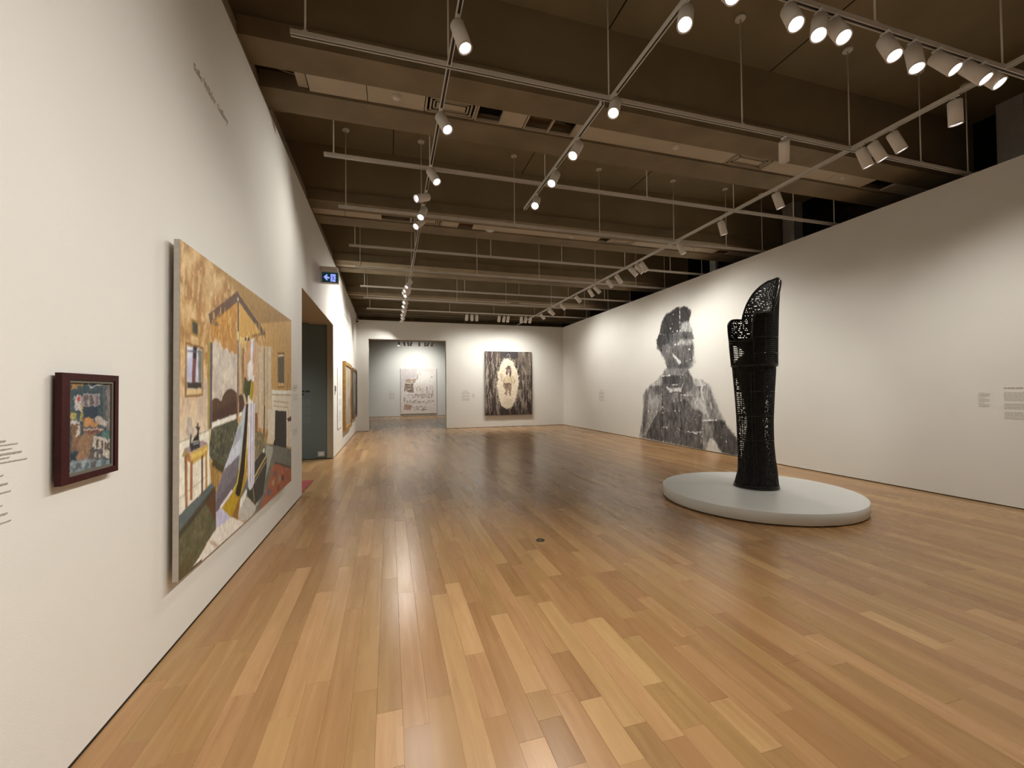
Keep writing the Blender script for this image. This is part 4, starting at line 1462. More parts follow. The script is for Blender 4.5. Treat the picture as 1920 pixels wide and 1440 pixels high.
t = thing('pale_mixed_painting', 'tall pale grey and cream canvas with brown marks in the next room', 'painting')
YQ = 26.93
D = Canvas('y', YQ, .66, 2.87, .16, 2.99, 170, 210, (202, 192, 176), wall=(206, 200, 184))
D.poly([zp(*q) for q in ((90, 90), (560, 90), (520, 330), (380, 360), (200, 480), (150, 600), (100, 640))], (180, 172, 160), .9, soft=.08)
D.poly([zp(*q) for q in ((540, 200), (1000, 200), (1000, 500), (450, 480), (520, 380))], (232, 220, 196), .8, soft=.15)
rr = random.Random(12)
D.poly([zp(*q) for q in ((200, 490), (430, 480), (435, 740), (190, 710))], (106, 88, 68), .9, soft=.02)
for i in range(16):
    x, y = rr.uniform(220, 420), rr.uniform(500, 720)
    D.poly([zp(x + rr.uniform(-28, 28), y + rr.uniform(-24, 24)) for q in range(5)], (214, 200, 176), .9, soft=.01)
D.poly([zp(*q) for q in ((220, 375), (520, 370), (470, 470), (220, 465))], (150, 130, 104), .9, soft=.02)
D.poly([zp(*q) for q in ((370, 400), (400, 395), (410, 440), (375, 445))], (236, 226, 206), .9, soft=.01)
D.poly([zp(*q) for q in ((190, 1050), (380, 1050), (380, 1180), (280, 1200), (190, 1200))], (158, 124, 94), .8, soft=.02)
D.poly([zp(*q) for q in ((180, 860), (220, 860), (230, 970), (190, 980))], (128, 112, 86), .8, soft=.02)
for i in range(60):
    x, y = rr.uniform(460, 980), rr.uniform(540, 800)
    D.line([zp(x, y), zp(x + rr.uniform(-8, 8), y + rr.uniform(20, 90))], 0, rr.choice([(140, 118, 90), (164, 146, 120), (120, 100, 76)]), .7, wm=.03, soft=.01)
for row in (800, 860, 970, 1000, 1120, 1190):
    for i in range(26):
        x = rr.uniform(220, 980 if row < 1050 else 780)
        D.line([zp(x, row + rr.uniform(-28, 28)), zp(x + rr.uniform(5, 40), row + rr.uniform(-24, 24))], 0, rr.choice([(128, 108, 80), (154, 134, 104), (110, 92, 66)]), .75, wm=.035, soft=.01)
for i in range(10):
    x, y = rr.uniform(820, 940), rr.uniform(280, 430)
    D.line([zp(x, y), zp(x + rr.uniform(-20, 20), y + rr.uniform(-20, 30))], 0, (140, 130, 100), .7, wm=.03, soft=.01)
D.line([zp(590, 200), zp(630, 280)], 0, (186, 172, 148), wm=.05, soft=.02)
D.line([zp(545, 250), zp(540, 370)], 0, (170, 156, 136), wm=.08, soft=.03)
D.warp(.06, 7, 6)
D.noise(.15, 14, 14, 55)
obj('stretched_canvas', MB().box((.66, YQ + .001, .16), (2.87, 26.995, 2.99)).mesh('stretched_canvas', M['canvas']), t)
obj('painted_face', D.mesh('painted_face', M['paint'], YQ), t)


# ------------------------------------------------------------------ mural drawing on the right wall
def zh(x, y):
    return 1200 + x / 10.667, 565 + y / 10.667


def zb(x, y):
    return 1190 + x / 8.47, 690 + y / 8.47


XM = XR - .004
E_ = Canvas('x', XM, 7.4, 11.35, .024, 3.85, 380, 380, (233, 228, 216), wall=(233, 228, 216))
E_.c[:] = np.array(WALL_ALB)
E_.rag = .028
q_ = E_.poly
head = [(330, 770), (370, 700), (390, 600), (410, 520), (430, 420), (480, 320), (530, 250), (600, 225), (660, 165), (740, 120), (850, 105), (950, 120), (1010, 170), (1015, 250), (985, 330), (980, 400), (1010, 470), (1030, 560),
        (1045, 640), (1075, 735), (1050, 770), (1065, 850), (1080, 930), (1075, 1030), (1060, 1110), (1070, 1190), (1050, 1280), (1000, 1330), (940, 1350), (960, 1420), (1000, 1500), (470, 1500), (490, 1400), (530, 1330), (510, 1230), (480, 1130), (430, 1080), (400, 990), (345, 950), (335, 870)]
q_([zh(*v) for v in head], (118, 113, 108), soft=0.0275)
hair = [(335, 770), (375, 690), (395, 590), (420, 500), (440, 410), (490, 310), (540, 250), (610, 230), (670, 165), (750, 122), (850, 108), (945, 125), (1005, 175), (1008, 260), (980, 340), (975, 405), (880, 400), (820, 440), (800, 600), (660, 640), (560, 850), (440, 880), (430, 1060), (400, 960), (345, 860)]
q_([zh(*v) for v in hair], (72, 67, 63), soft=0.0165, noise=.12, nsc=20)
q_([zh(*v) for v in ((830, 430), (970, 410), (1010, 500), (1030, 610), (830, 610))], (186, 182, 172), .9, soft=0.0330)
q_([zh(*v) for v in ((830, 615), (1040, 625), (1065, 735), (1000, 760), (850, 750), (700, 700))], (104, 100, 96), .85, soft=0.0275)
q_([zh(*v) for v in ((880, 670), (960, 670), (960, 740), (880, 735))], (78, 74, 72), .7, soft=0.0220)
q_([zh(*v) for v in ((800, 770), (1040, 770), (1060, 850), (900, 870), (760, 850))], (190, 186, 174), .85, soft=0.0385)
q_([zh(*v) for v in ((440, 650), (640, 640), (700, 780), (560, 850), (440, 840))], (88, 86, 84), .8, soft=0.0275)
q_([zh(*v) for v in ((560, 870), (660, 900), (650, 1060), (560, 1040))], (148, 140, 132), .7, soft=0.0275)
q_([zh(*v) for v in ((840, 900), (1060, 890), (1060, 1100), (960, 1200), (830, 1180))], (108, 103, 98), .8, soft=0.0330)
q_([zh(*v) for v in ((1000, 1240), (1070, 1180), (1090, 1080), (1110, 1200), (1060, 1310), (960, 1350))], (170, 166, 156), .6, soft=0.0330)
q_([zh(*v) for v in ((640, 1030), (690, 1080), (740, 1120), (800, 1170), (830, 1230), (780, 1260), (720, 1170), (660, 1090))], (226, 222, 210), .95, soft=0.0110)
q_([zh(*v) for v in ((650, 1150), (760, 1280), (940, 1240), (940, 1420), (560, 1420), (540, 1300))], (98, 94, 90), .7, soft=0.0330)
# shoulders and torso
torso = [(70, 1105), (110, 900), (140, 600), (130, 440), (180, 340), (270, 260), (380, 170), (450, 80), (480, 10), (840, 0), (880, 80), (930, 170), (1080, 200), (1180, 270), (1230, 380), (1290, 520), (1330, 660), (1430, 850), (1560, 1020), (1640, 1150), (1650, 1420), (1375, 1355), (1310, 1230), (1250, 1140), (1190, 1130), (1150, 1200), (1140, 1330),
         (700, 1235), (300, 1150)]
q_([zb(*v) for v in torso], (150, 145, 137), .92, soft=0.0330)
dark = [(180, 1110), (230, 940), (330, 760), (430, 650), (440, 120), (730, 110), (830, 60), (910, 150), (930, 260), (900, 360), (800, 400), (760, 480), (850, 520), (920, 640), (1060, 680), (1080, 1300), (440, 1170)]
q_([zb(*v) for v in dark], (104, 100, 95), .88, soft=0.0165, noise=.10, nsc=9)
q_([zb(*v) for v in ((190, 1120), (180, 1020), (340, 760), (430, 700), (435, 1160))], (96, 92, 86), .8, soft=0.0165)
q_([zb(*v) for v in ((1260, 830), (1400, 830), (1480, 950), (1600, 1100), (1640, 1200), (1645, 1410), (1390, 1340), (1290, 1180), (1230, 1080), (1250, 960))], (82, 77, 73), .9, soft=0.0275)
q_([zb(*v) for v in ((1140, 1310), (1150, 1180), (1195, 1130), (1240, 1150), (1300, 1240), (1365, 1350))], (214, 209, 190), .95, soft=0.0066)
q_([zb(*v) for v in ((1080, 850), (1270, 840), (1240, 1080), (1180, 1140), (1140, 1300), (1085, 1290))], (142, 138, 128), .8, soft=0.0165)
q_([zb(*v) for v in ((270, 440), (400, 480), (410, 620), (300, 640), (250, 580))], (178, 174, 168), .7, soft=0.0385)
q_([zb(*v) for v in ((920, 470), (1040, 490), (1130, 620), (1180, 800), (1060, 700), (940, 600))], (196, 192, 182), .85, soft=0.0330)
q_([zb(*v) for v in ((600, 400), (680, 400), (700, 520), (640, 560), (590, 500))], (158, 152, 144), .8, soft=0.0330)
q_([zb(*v) for v in ((500, 300), (600, 330), (740, 300), (770, 250), (740, 380), (640, 370), (560, 390))], (222, 216, 204), .9, soft=0.0110)
q_([zb(*v) for v in ((450, 130), (720, 130), (720, 240), (460, 260))], (84, 80, 78), .8, soft=0.0165)
# collar
q_([zb(*v) for v in ((240, 280), (380, 170), (430, 160), (430, 270), (300, 290))], (186, 181, 170), .9, soft=0.0110)
q_([zb(*v) for v in ((250, 295), (430, 275), (430, 420), (320, 420))], (104, 99, 96), .7, soft=0.0275)
q_([zb(*v) for v in ((930, 180), (1060, 200), (1130, 270), (1100, 290), (980, 290), (945, 240))], (204, 199, 188), .9, soft=0.0110)
q_([zb(*v) for v in ((1000, 290), (1110, 295), (1090, 380), (1020, 360))], (98, 92, 88), .8, soft=0.0165)
q_([zb(*v) for v in ((150, 620), (190, 380), (200, 700), (170, 1000), (130, 1020))], (96, 91, 86), .6, soft=0.0220)
q_([zb(*v) for v in ((210, 680), (330, 700), (290, 800), (220, 900), (200, 860))], (176, 172, 158), .85, soft=0.0165)
for a_, wd, cc, al in ((((60, 1110), (180, 1040), (240, 920), (310, 780), (360, 680)), .022, (196, 190, 176), .9), (((1065, 295), (1068, 420), (1100, 520)), .045, (232, 228, 218), .9),
                       (((1240, 540), (1250, 680), (1280, 800)), .03, (120, 116, 110), .7), (((1160, 480), (1230, 640), (1260, 800)), .03, (200, 196, 186), .6),
                       (((1140, 500), (1180, 600), (1220, 760)), .05, (110, 105, 100), .6), (((1200, 380), (1230, 520), (1270, 640)), .05, (112, 106, 100), .6)):
    E_.line([zb(*v) for v in a_], 0, cc, al, wm=wd, soft=wd * .4)
# paper seams, dark and worn white
for a_, cc, al, wd in (((440, 120), (440, 1170), 0, 0),):
    pass
E_.line([zb(440, 130), zb(443, 1180)], 0, (62, 58, 56), .9, wm=.022)
E_.line([zb(733, 400), zb(738, 1235)], 0, (58, 54, 52), .9, wm=.022)
E_.line([zb(1075, 690), zb(1070, 1300)], 0, (66, 62, 60), .8, wm=.018)
E_.line([zh(420, 640), zh(432, 1000)], 0, (58, 54, 52), .8, wm=.02)
E_.line([zh(640, 480), zh(650, 900)], 0, (66, 62, 60), .6, wm=.03, soft=0.0055)
for a_, wd in (([zh(800, 120), zh(790, 180), zh(800, 350)], .03), ([zh(795, 400), zh(802, 600)], .012), ([zh(815, 1370), zh(818, 1500)], .014), ([zb(733, 60), zb(733, 140)], .016), ([zb(738, 420), zb(735, 520)], .020),
               ([zb(840, 1010), zb(930, 1020), zb(985, 1040), zb(1000, 1015), (zb(1065, 1018))], .022), ([zb(680, 940), zb(720, 990)], .035), ([zb(445, 940), zb(520, 942)], .016), ([zb(1080, 840), zb(1180, 828), zb(1300, 828)], .014),
               ([zh(400, 650), zh(480, 670)], .016), ([zb(760, 430), zb(920, 430)], .012), ([zb(600, 268), zb(680, 266)], .016), ([zb(745, 110), zb(820, 106)], .014), ([zb(435, 130), zb(560, 118)], .010), ([zb(1075, 960), zb(1075, 1100)], .014)):
    E_.line(a_, 0, (236, 232, 222), .9, wm=wd, soft=0.0022)
rr = random.Random(21)
dots = [zh(*v) for v in ((657, 605), (745, 595), (833, 545), (705, 865), (760, 860), (540, 1000), (815, 900), (985, 960), (610, 795), (665, 262), (940, 870), (1000, 1160), (925, 1195), (640, 450), (610, 540))] + \
       [zb(*v) for v in ((552, 112), (640, 680), (705, 680), (1085, 838), (1190, 828), (1290, 826), (445, 620), (445, 712), (455, 1165), (510, 1175), (580, 1175), (690, 1220), (830, 1250), (880, 430), (1455, 1170), (1100, 1200), (220, 678), (350, 690))]
for d_ in dots:
    u, z = E_.pt(d_)
    E_.rag = .010
    r = rr.uniform(.010, .034)
    q_([(u + r * math.cos(k * 1.25) * rr.uniform(.6, 1.2), z + r * .8 * math.sin(k * 1.25)) for k in range(5)], (240, 236, 226), .95, soft=0.0044, raw=True)
for i in range(320):
    x, y = rr.uniform(160, 1100), rr.uniform(300, 1200)
    al = rr.uniform(.2, .6)
    E_.line([zb(x, y), zb(x + rr.uniform(-6, 6), y + rr.uniform(10, 50))], 0, rr.choice([(168, 163, 155), (70, 66, 62), (136, 130, 122)]), al, wm=.03, soft=0.0044)
for i in range(70):
    x, y = rr.uniform(430, 1000), rr.uniform(180, 1000)
    E_.line([zh(x, y), zh(x + rr.uniform(-6, 6), y + rr.uniform(10, 40))], 0, rr.choice([(100, 95, 90), (60, 56, 52)]), rr.uniform(.15, .4), wm=.016, soft=0.0044)
for i in range(26):
    x, y = rr.uniform(200, 1500), rr.uniform(300, 1180)
    E_.line([zb(x, y), zb(x + rr.uniform(-12, 12), y + rr.uniform(-8, 8))], 0, (236, 232, 224), rr.uniform(.4, .9) if x < 1080 or y > 850 else 0, wm=.016)
inked = E_.a > .05
nn = fnoise(E_.U * 9, E_.Z * 4, 1, 71)
wallc = np.array(WALL_ALB)
tx = (fnoise(E_.U * 26, E_.Z * 7, 1, 72) - .5) * 1.5 + (fnoise(E_.U * 60, E_.Z * 34, 1, 73) - .5) * .8 + (nn - .5) * 1.2
kk = np.where(inked, 1 + .85 * tx, 1)
lum = np.clip(E_.c.mean(2) / wallc.mean(), .02, 1)
E_.c = E_.c * (np.where(inked, lum ** .10, 1))[..., None]
dk = np.clip(1 - E_.c.mean(2) / wallc.mean(), 0, 1)
E_.c = np.clip(E_.c * (1 + (kk - 1) * np.clip(dk * 2, 0, 1))[..., None], 0, .85)
me = E_.mesh('portrait_drawing', M['drawing'], XM, cut=.03)
o = obj('portrait_drawing', me)
tag(o, 'huge grey charcoal portrait of a man in profile on the right wall, behind the sculpture', 'mural')

# ------------------------------------------------------------------ framed works edge-on at the far end of the left wall
def side_frame(name, label, ya, yb, za, zb_, depth, fw_, fm, pic):
    t = thing(name, label, 'painting')
    x1 = XL + depth
    b = MB()
    for a, c in (((ya, za), (yb, za + fw_)), ((ya, zb_ - fw_), (yb, zb_)), ((ya, za + fw_), (ya + fw_, zb_ - fw_)), ((yb - fw_, za + fw_), (yb, zb_ - fw_))):
        b.box((XL + .004, a[0], a[1]), (x1, c[0], c[1]))
    obj('frame', b.mesh('frame', fm), t)
    Q = Canvas('x', x1 - .03, ya + fw_, yb - fw_, za + fw_, zb_ - fw_, 60, 90, pic[0], wall=(226, 222, 212))
    nn = fnoise(Q.U * 2.2, Q.Z * 1.6, 1, len(label))
    Q.blend(np.clip((nn - .45) * 3, 0, 1), pic[1])
    Q.blend(np.clip((.38 - nn) * 3, 0, 1), pic[2])
    obj('painted_face', Q.mesh('painted_face', M['paint'], x1 - .03), t)


side_frame('gilt_framed_painting', 'tall painting in a broad gold frame, left wall past the doorway', 12.35, 14.45, .44, 2.38, .075, .10, M['gold'], ((186, 170, 148), (150, 150, 112), (120, 92, 84)))
side_frame('dark_framed_painting', 'darker framed painting on the left wall directly behind the gold frame', 14.95, 16.75, .62, 2.34, .07, .08, M['bronze'], ((96, 104, 104), (140, 146, 138), (60, 58, 60)))

# intro text panel, left wall past the doorway
t = thing('text_panel', 'tall white text panel on the left wall between doorway and gold frame', 'text panel')
obj('board', MB().box((XL + .003, 11.08, .60), (XL + .016, 12.0, 2.12)).mesh('board', M['card']), t)


def text_block(rows, frame, matl, parent, th=.0012, seed=1):
    """frame: function (u, v) -> 3-D point, v downwards; rows: (v, height, length, u0)"""
    rr_ = random.Random(seed)
    b = MB()
    for v, h, L, u0 in rows:
        u = u0
        while u < u0 + L:
            wl = min(rr_.uniform(1.2, 5.5) * h, u0 + L - u)
            if wl > h * .5:
                a, c, d, e = frame(u, v), frame(u + wl, v), frame(u + wl, v + h), frame(u, v + h)
                n = len(b.v)
                b.v += [a, c, d, e]
                b.f.append((n, n + 1, n + 2, n + 3))
                b.mi.append(0)
            u += wl + h * .45
    o = obj('printed_text', b.mesh('printed_text', matl), parent)
    o['kind'] = 'stuff'
    return o


fl = lambda x, y0, z0: (lambda u, v: (x, y0 + u, z0 - v))       # left wall
frr = lambda x, y0, z0: (lambda u, v: (x, y0 - u, z0 - v))      # right wall
ff = lambda y, x0, z0: (lambda u, v: (x0 + u, y, z0 - v))       # end wall
rws = [(.10 + i * .034, .014, .62, 0) for i in range(16)] + [(.72 + i * .034, .014, .62, 0) for i in range(5)] + [(1.02 + i * .034, .014, .55, 0) for i in range(8)]
text_block(rws, fl(XL + .0168, 11.25, 2.06), M['inklight'], t)
# labels next to the small framed picture
t = thing('wall_label', 'block of grey printed caption lines at the left edge of the left wall', 'wall text')
lb = []
v = 0
for gi, L in enumerate((.30, .24, .24)):
    for j, (h, l) in enumerate(((.0065, L * .78), (.004, L * .93), (.004, L * .85), (.0065, L * 1.0), (.004, L * .82), (.004, L * 1.06))):
        lb.append((v, h, l, 0))
        v += .0145
    v += .013
lb.append((v, .006, .12, 0))
text_block(lb, fl(XL + .0022, 1.60, 1.352), M['ink'], t)
t = thing('wall_label', 'pale caption beside the large bedroom painting, next to the doorway', 'wall text')
lb = [(i * .03, .013, .30 - .05 * (i % 3), 0) for i in range(3)] + [(.13 + i * .03, .013, .30, 0) for i in range(3)] + [(.60 + i * .03, .013, .28, 0) for i in range(3)]
text_block(lb, fl(XL + .0022, 6.18, 1.61), M['inklight'], t)
t = thing('wall_label', 'grey caption block on the end wall left of the dark canvas', 'wall text')
lb = [(0, .03, .18, .06)] + [(.07 + i * .034, .02, .33, 0) for i in range(3)] + [(.20 + i * .034, .02, .33, 0) for i in range(3)] + [(.33 + i * .034, .02, .33, 0) for i in range(3)]
text_block(lb, ff(YF - .0022, 2.86, 1.55), M['inklight'], t)
t = thing('wall_label', 'small caption card text just left of the dark canvas', 'wall text')
text_block([(i * .035, .02, .13, 0) for i in range(5)], ff(YF - .0022, 3.28, 1.42), M['inklight'], t, seed=4)
t = thing('wall_label', 'narrow grey caption on the right wall between the far corner and the portrait', 'wall text')
text_block([(0, .03, .2, .05)] + [(.08 + i * .034, .02, .36, 0) for i in range(3)] + [(.21 + i * .034, .02, .36, 0) for i in range(3)] + [(.34 + i * .034, .02, .34, 0) for i in range(2)], frr(XR - .0022, 13.90, 1.52), M['inklight'], t)
t = thing('wall_label', 'small three-part caption on the right wall near the right edge', 'wall text')
lb = []
for g in range(3):
    lb += [(g * .068, .007, .06, 0), (g * .068 + .015, .007, .11, 0), (g * .068 + .030, .007, .11, 0), (g * .068 + .044, .007, .10, 0)]
text_block(lb, frr(XR - .0022, 3.555, 1.428), M['inklight'], t)
t = thing('wall_label', 'larger biography text with heading at the right edge of the right wall', 'wall text')
text_block([(0, .014, .5, 0)], frr(XR - .0022, 3.315, 1.490), M['ink'], t)
lb = [(.060 + i * .019, .010, .55, 0) for i in range(6)] + [(.200 + i * .019, .010, .55, 0) for i in range(4)] + [(.305 + i * .019, .010, .55, 0) for i in range(5)]
text_block(lb, frr(XR - .0022, 3.315, 1.490), M['inklight'], t)
t = thing('wall_label', 'pale caption on the back wall left of the pale canvas', 'wall text')
text_block([(0, .04, .16, .05)] + [(.09 + i * .05, .03, .34, 0) for i in range(4)] + [(.34 + i * .05, .03, .34, 0) for i in range(3)], ff(26.9975, -.05, 1.56), M['inklight'], t)
t = thing('wall_label', 'black heading and faint text on the blue-grey passage wall', 'wall text')
text_block([(0, .04, .36, 0), (.07, .04, .24, 0)], ff(10.398, -2.1, 1.56), M['black'], t, seed=3)
text_block([(.20 + i * .03, .014, .38, 0) for i in range(5)] + [(.40 + i * .03, .014, .38, 0) for i in range(5)] + [(.60 + i * .03, .014, .38, 0) for i in range(5)], ff(10.398, -2.1, 1.56), M['inkpale'], t)


# vinyl wall lettering
def words(txt, size, matl, parent, M4, off=0.0, name='word'):
    cu = bpy.data.curves.new('lettering', 'FONT')
    cu.body = txt
    cu.size = size
    cu.offset = off
    cu.extrude = .0006
    cu.resolution_u = 3
    to = bpy.data.objects.new('tmp', cu)
    COL.objects.link(to)
    dg = bpy.context.evaluated_depsgraph_get()
    me = bpy.data.meshes.new_from_object(to.evaluated_get(dg))
    me.materials.clear()
    me.materials.append(matl)
    wd = max((v.co.x for v in me.vertices), default=0)
    COL.objects.unlink(to)
    bpy.data.objects.remove(to)
    me.transform(M4)
    obj(name, me, parent)
    return wd


t = thing('wall_lettering', 'grey vinyl gallery name reading Salle Wilder Gallery high on the left wall', 'lettering')
yy = 3.215
for txt, off in (('Salle', 0), ('Wilder', .0016), ('Gallery', 0)):
    m4 = Matrix.Translation((XL + .002, yy, 3.655)) @ Matrix.Rotation(math.radians(90), 4, 'Z') @ Matrix.Rotation(math.radians(90), 4, 'X')
    wd = words(txt, .074, M['letters'], t, m4, off)
    yy += wd + .026

# ------------------------------------------------------------------ exit sign
YS = 8.47
t = thing('exit_sign', 'dark green lit exit sign with arrow and running figure on the left wall', 'sign')
obj('mounting_box', MB().box((XL + .002, YS - .01, 3.785), (XL + .305, YS + .12, 3.87)).mesh('mounting_box', M['lamp']), t)
hs = MB().box((XL + .010, YS + .004, 3.556), (XL + .330, YS + .06, 3.785))
hs.box((XL + .010, YS - .012, 3.556), (XL + .330, YS + .004, 3.574)).box((XL + .010, YS - .012, 3.765), (XL + .330, YS + .004, 3.785)).box((XL + .010, YS - .012, 3.574), (XL + .034, YS + .004, 3.765)).box((XL + .312, YS - .012, 3.574), (XL + .330, YS + .004, 3.765))
obj('housing', hs.mesh('housing', M['lamp']), t)
obj('sign_face', MB().box((XL + .034, YS, 3.574), (XL + .312, YS + .004, 3.765)).mesh('sign_face', M['signgreen']), t)


def s2(x, y):      # position on the sign face read on an enlargement
    return (XL + .034 + (x - 375) / (1290 - 375) * .278, YS, 3.765 - (y - 610) / (1110 - 610) * .191)


def flat(name, polys, matl, parent, dy):
    b = MB()
    for P in polys:
        b.prism([s2(*q) for q in P], (0, -dy, 0), (0, -.0008, 0))
    return obj(name, b.mesh(name, matl), parent)


flat('arrow', [[(465, 850), (620, 720), (715, 735), (640, 815), (805, 850), (800, 915), (640, 915), (715, 1000), (640, 1005)]], M['signblue'], t, .0005)
flat('doorway_symbol', [[(865, 690), (1150, 690), (1155, 1060), (865, 1060)]], M['signblue'], t, .0005)
fig = []
for a, b, w_ in (((1010, 820), (1020, 900), 44), ((1000, 810), (940, 860), 20), ((940, 860), (880, 850), 18), ((1030, 820), (1090, 800), 18), ((1090, 800), (1110, 860), 18), ((1020, 900), (1080, 970), 30), ((1080, 970), (1160, 980), 26), ((1010, 900), (960, 980), 28), ((960, 980), (940, 1055), 26)):
    dx, dy_ = b[0] - a[0], b[1] - a[1]
    L = math.hypot(dx, dy_)
    nx, ny = -dy_ / L * w_ / 2, dx / L * w_ / 2
    fig.append([(a[0] + nx, a[1] + ny), (b[0] + nx, b[1] + ny), (b[0] - nx, b[1] - ny), (a[0] - nx, a[1] - ny)])
fig.append([(965 + 26 * math.cos(k * .785), 750 + 30 * math.sin(k * .785)) for k in range(8)])
flat('running_figure', fig, M['signgreen'], t, .0016)['kind'] = 'stuff'

# ------------------------------------------------------------------ small wall and floor fittings
t = thing('thermostat', 'small brown-grey wall sensor box beside the doorway jamb', 'thermostat')
obj('case', MB().box((XL + .002, 10.62, 1.54), (XL + .022, 10.70, 1.66)).mesh('case', M['graybox']), t)
obj('base_plate', MB().box((XL + .001, 10.61, 1.46), (XL + .012, 10.71, 1.68)).mesh('base_plate', M['plastic']), t)
t = thing('linear_vent', 'thin dark linear air slot high on the left wall past the doorway', 'air vent')
obj('frame', MB().box((XL + .001, 12.9, 3.73), (XL + .008, 14.5, 3.79)).mesh('frame', M['wall']), t)
obj('dark_slot', MB().box((XL + .0085, 12.93, 3.748), (XL + .0095, 14.47, 3.768)).mesh('dark_slot', M['graybox']), t)
t = thing('security_camera', 'small black dome camera high in the far left corner', 'camera', (XL + .06, 16.9, 4.25))
obj('housing', MB().lathe([(.05, .05), (.055, .0), (.05, -.02)], 16).mesh('housing', M['plastic'], True), t)
obj('dome', MB().lathe([(.005, -.075), (.035, -.06), (.048, -.02)], 16).mesh('dome', M['black'], True), t)
obj('bracket', MB().box((-.058, -.02, .0), (.0, .02, .04)).mesh('bracket', M['plastic']), t)
t = thing('wall_socket', 'small white socket plate low on the blue-grey passage wall', 'socket')
obj('plate', MB().box((-1.57, 10.385, .06), (-1.43, 10.398, .17)).mesh('plate', M['plastic']), t)
obj('socket_insert', MB().box((-1.54, 10.382, .085), (-1.46, 10.385, .145)).mesh('socket_insert', M['card']), t)
o = obj('floor_mat', MB().box((-2.6, 5.9 + 1.0, .0012), (XL - .03, 7.89, .010)).mesh('floor_mat', M['red']))
tag(o, 'red mat corner on the floor inside the doorway', 'mat')
P = onZ(1013, 1013, 0)
t = thing('floor_outlet', 'small round brass outlet cover set in the oak floor, centre', 'floor outlet', (P[0], P[1], 0))
obj('rim', MB().lathe([(.045, .0005), (.045, .004), (.037, .005), (.037, .0008)], 28, capb=False, capt=False).mesh('rim', M['brass'], True), t)
obj('recess', MB().lathe([(.0, .001), (.037, .001)], 28, capb=False, capt=False).mesh('recess', M['black']), t)
obj('cover', MB().lathe([(.024, .001), (.024, .0045), (.0, .005)], 24, capb=False, capt=False).mesh('cover', M['brass'], True), t)

# ------------------------------------------------------------------ plinth
CX, CY, PR, PH = 4.78, 4.57, 1.19, .145
t = thing('round_plinth', 'low round white plinth under the black wicker sculpture', 'plinth', (CX, CY, 0))
obj('disc', MB().lathe([(PR - .004, .014), (PR, .018), (PR, PH - .004), (PR - .004, PH)], 128).mesh('disc', M['plinth'], False), t)
for pp in bpy.data.meshes['disc'].polygons:
    pp.use_smooth = len(pp.vertices) == 4
obj('recessed_base', MB().lathe([(PR - .03, .0005), (PR - .03, .014)], 96).mesh('recessed_base', M['base'], True), t)

# ------------------------------------------------------------------ wicker sculpture
SX, SY = 4.86, 4.66
vv = np.array([SX, SY]) / math.hypot(SX, SY)      # away from the camera's side of the room
uu = np.array([vv[1], -vv[0]])
SD = math.hypot(SX, SY)


def lat(px, py):
    """(lateral, z) on the upright plane through the sculpture's axis"""
    r = ray(px, py)
    k = SD / (vv @ r[:2])
    Pp = EYE + r * k
    return uu @ Pp[:2], Pp[2]


prof = []
for py, xl, xr in ((921, 1375, 1461.5), (912, 1376, 1461), (900, 1379, 1459), (880, 1384.5, 1457), (855, 1384.5, 1453), (830, 1383.5, 1450.5), (790, 1382, 1449.5), (760, 1380, 1450.5), (730, 1377.5, 1452), (700, 1374.5, 1454), (686, 1373.5, 1454)):
    a = lat(xl, py)
    b = lat(xr, py)
    prof.append((a[1], (a[0] + b[0]) / 2, (b[0] - a[0]) / 2))
prof = sorted(prof)
prof[0] = (PH + .012, prof[0][1], prof[0][2])
PZ = np.array([q[0] for q in prof])
PC = np.array([q[1] for q in prof])
PRa = np.array([q[2] for q in prof])
col_ = []
for py, xl, xr in ((688, 1372, 1458), (660, 1369, 1458), (630, 1366.5, 1458.5), (605, 1365.5, 1459), (580, 1365.5, 1460), (550, 1366, 1462), (521, 1367, 1463.5)):
    a = lat(xl, py)
    b = lat(xr, py)
    col_.append((a[1], (a[0] + b[0]) / 2, (b[0] - a[0]) / 2))
KZ = np.array([q[0] for q in col_])
KC = np.array([q[1] for q in col_])
KR = np.array([q[2] for q in col_])
DEP = .88      # depth of the oval relative to its width


def spt(th, z, shaft, dr=0.0):
    if shaft:
        c, r = np.interp(z, PZ, PC), np.interp(z, PZ, PRa)
    else:
        c, r = np.interp(z, KZ, KC), np.interp(z, KZ, KR)
    r = r + dr
    pl, q = c + r * math.cos(th), DEP * r * math.sin(th)
    x = SX * 0 + uu[0] * pl + vv[0] * (SD + q)
    y = uu[1] * pl + vv[1] * (SD + q)
    return (x, y, z), pl


ZKB = lat(1415, 686)[1]
# rim height round the collar: th 0 right, 90 back, 180 left, 270 towards the room's entrance
def rz(px, py, th):
    z = lat(px, py)[1]
    # heights above eye level seen across the oval's depth
    _, r = 0, np.interp(z, KZ, KR)
    q = DEP * r * math.sin(math.radians(th))
    return HEYE + (z - HEYE) * (SD + q) / SD


def th_of(px, py, back):
    pl, z = lat(px, py)
    c, r = np.interp(z, KZ, KC), np.interp(z, KZ, KR)
    k = min(1, max(-1, (pl - c) / r))
    a = math.degrees(math.acos(k))
    return a if back else 360 - a


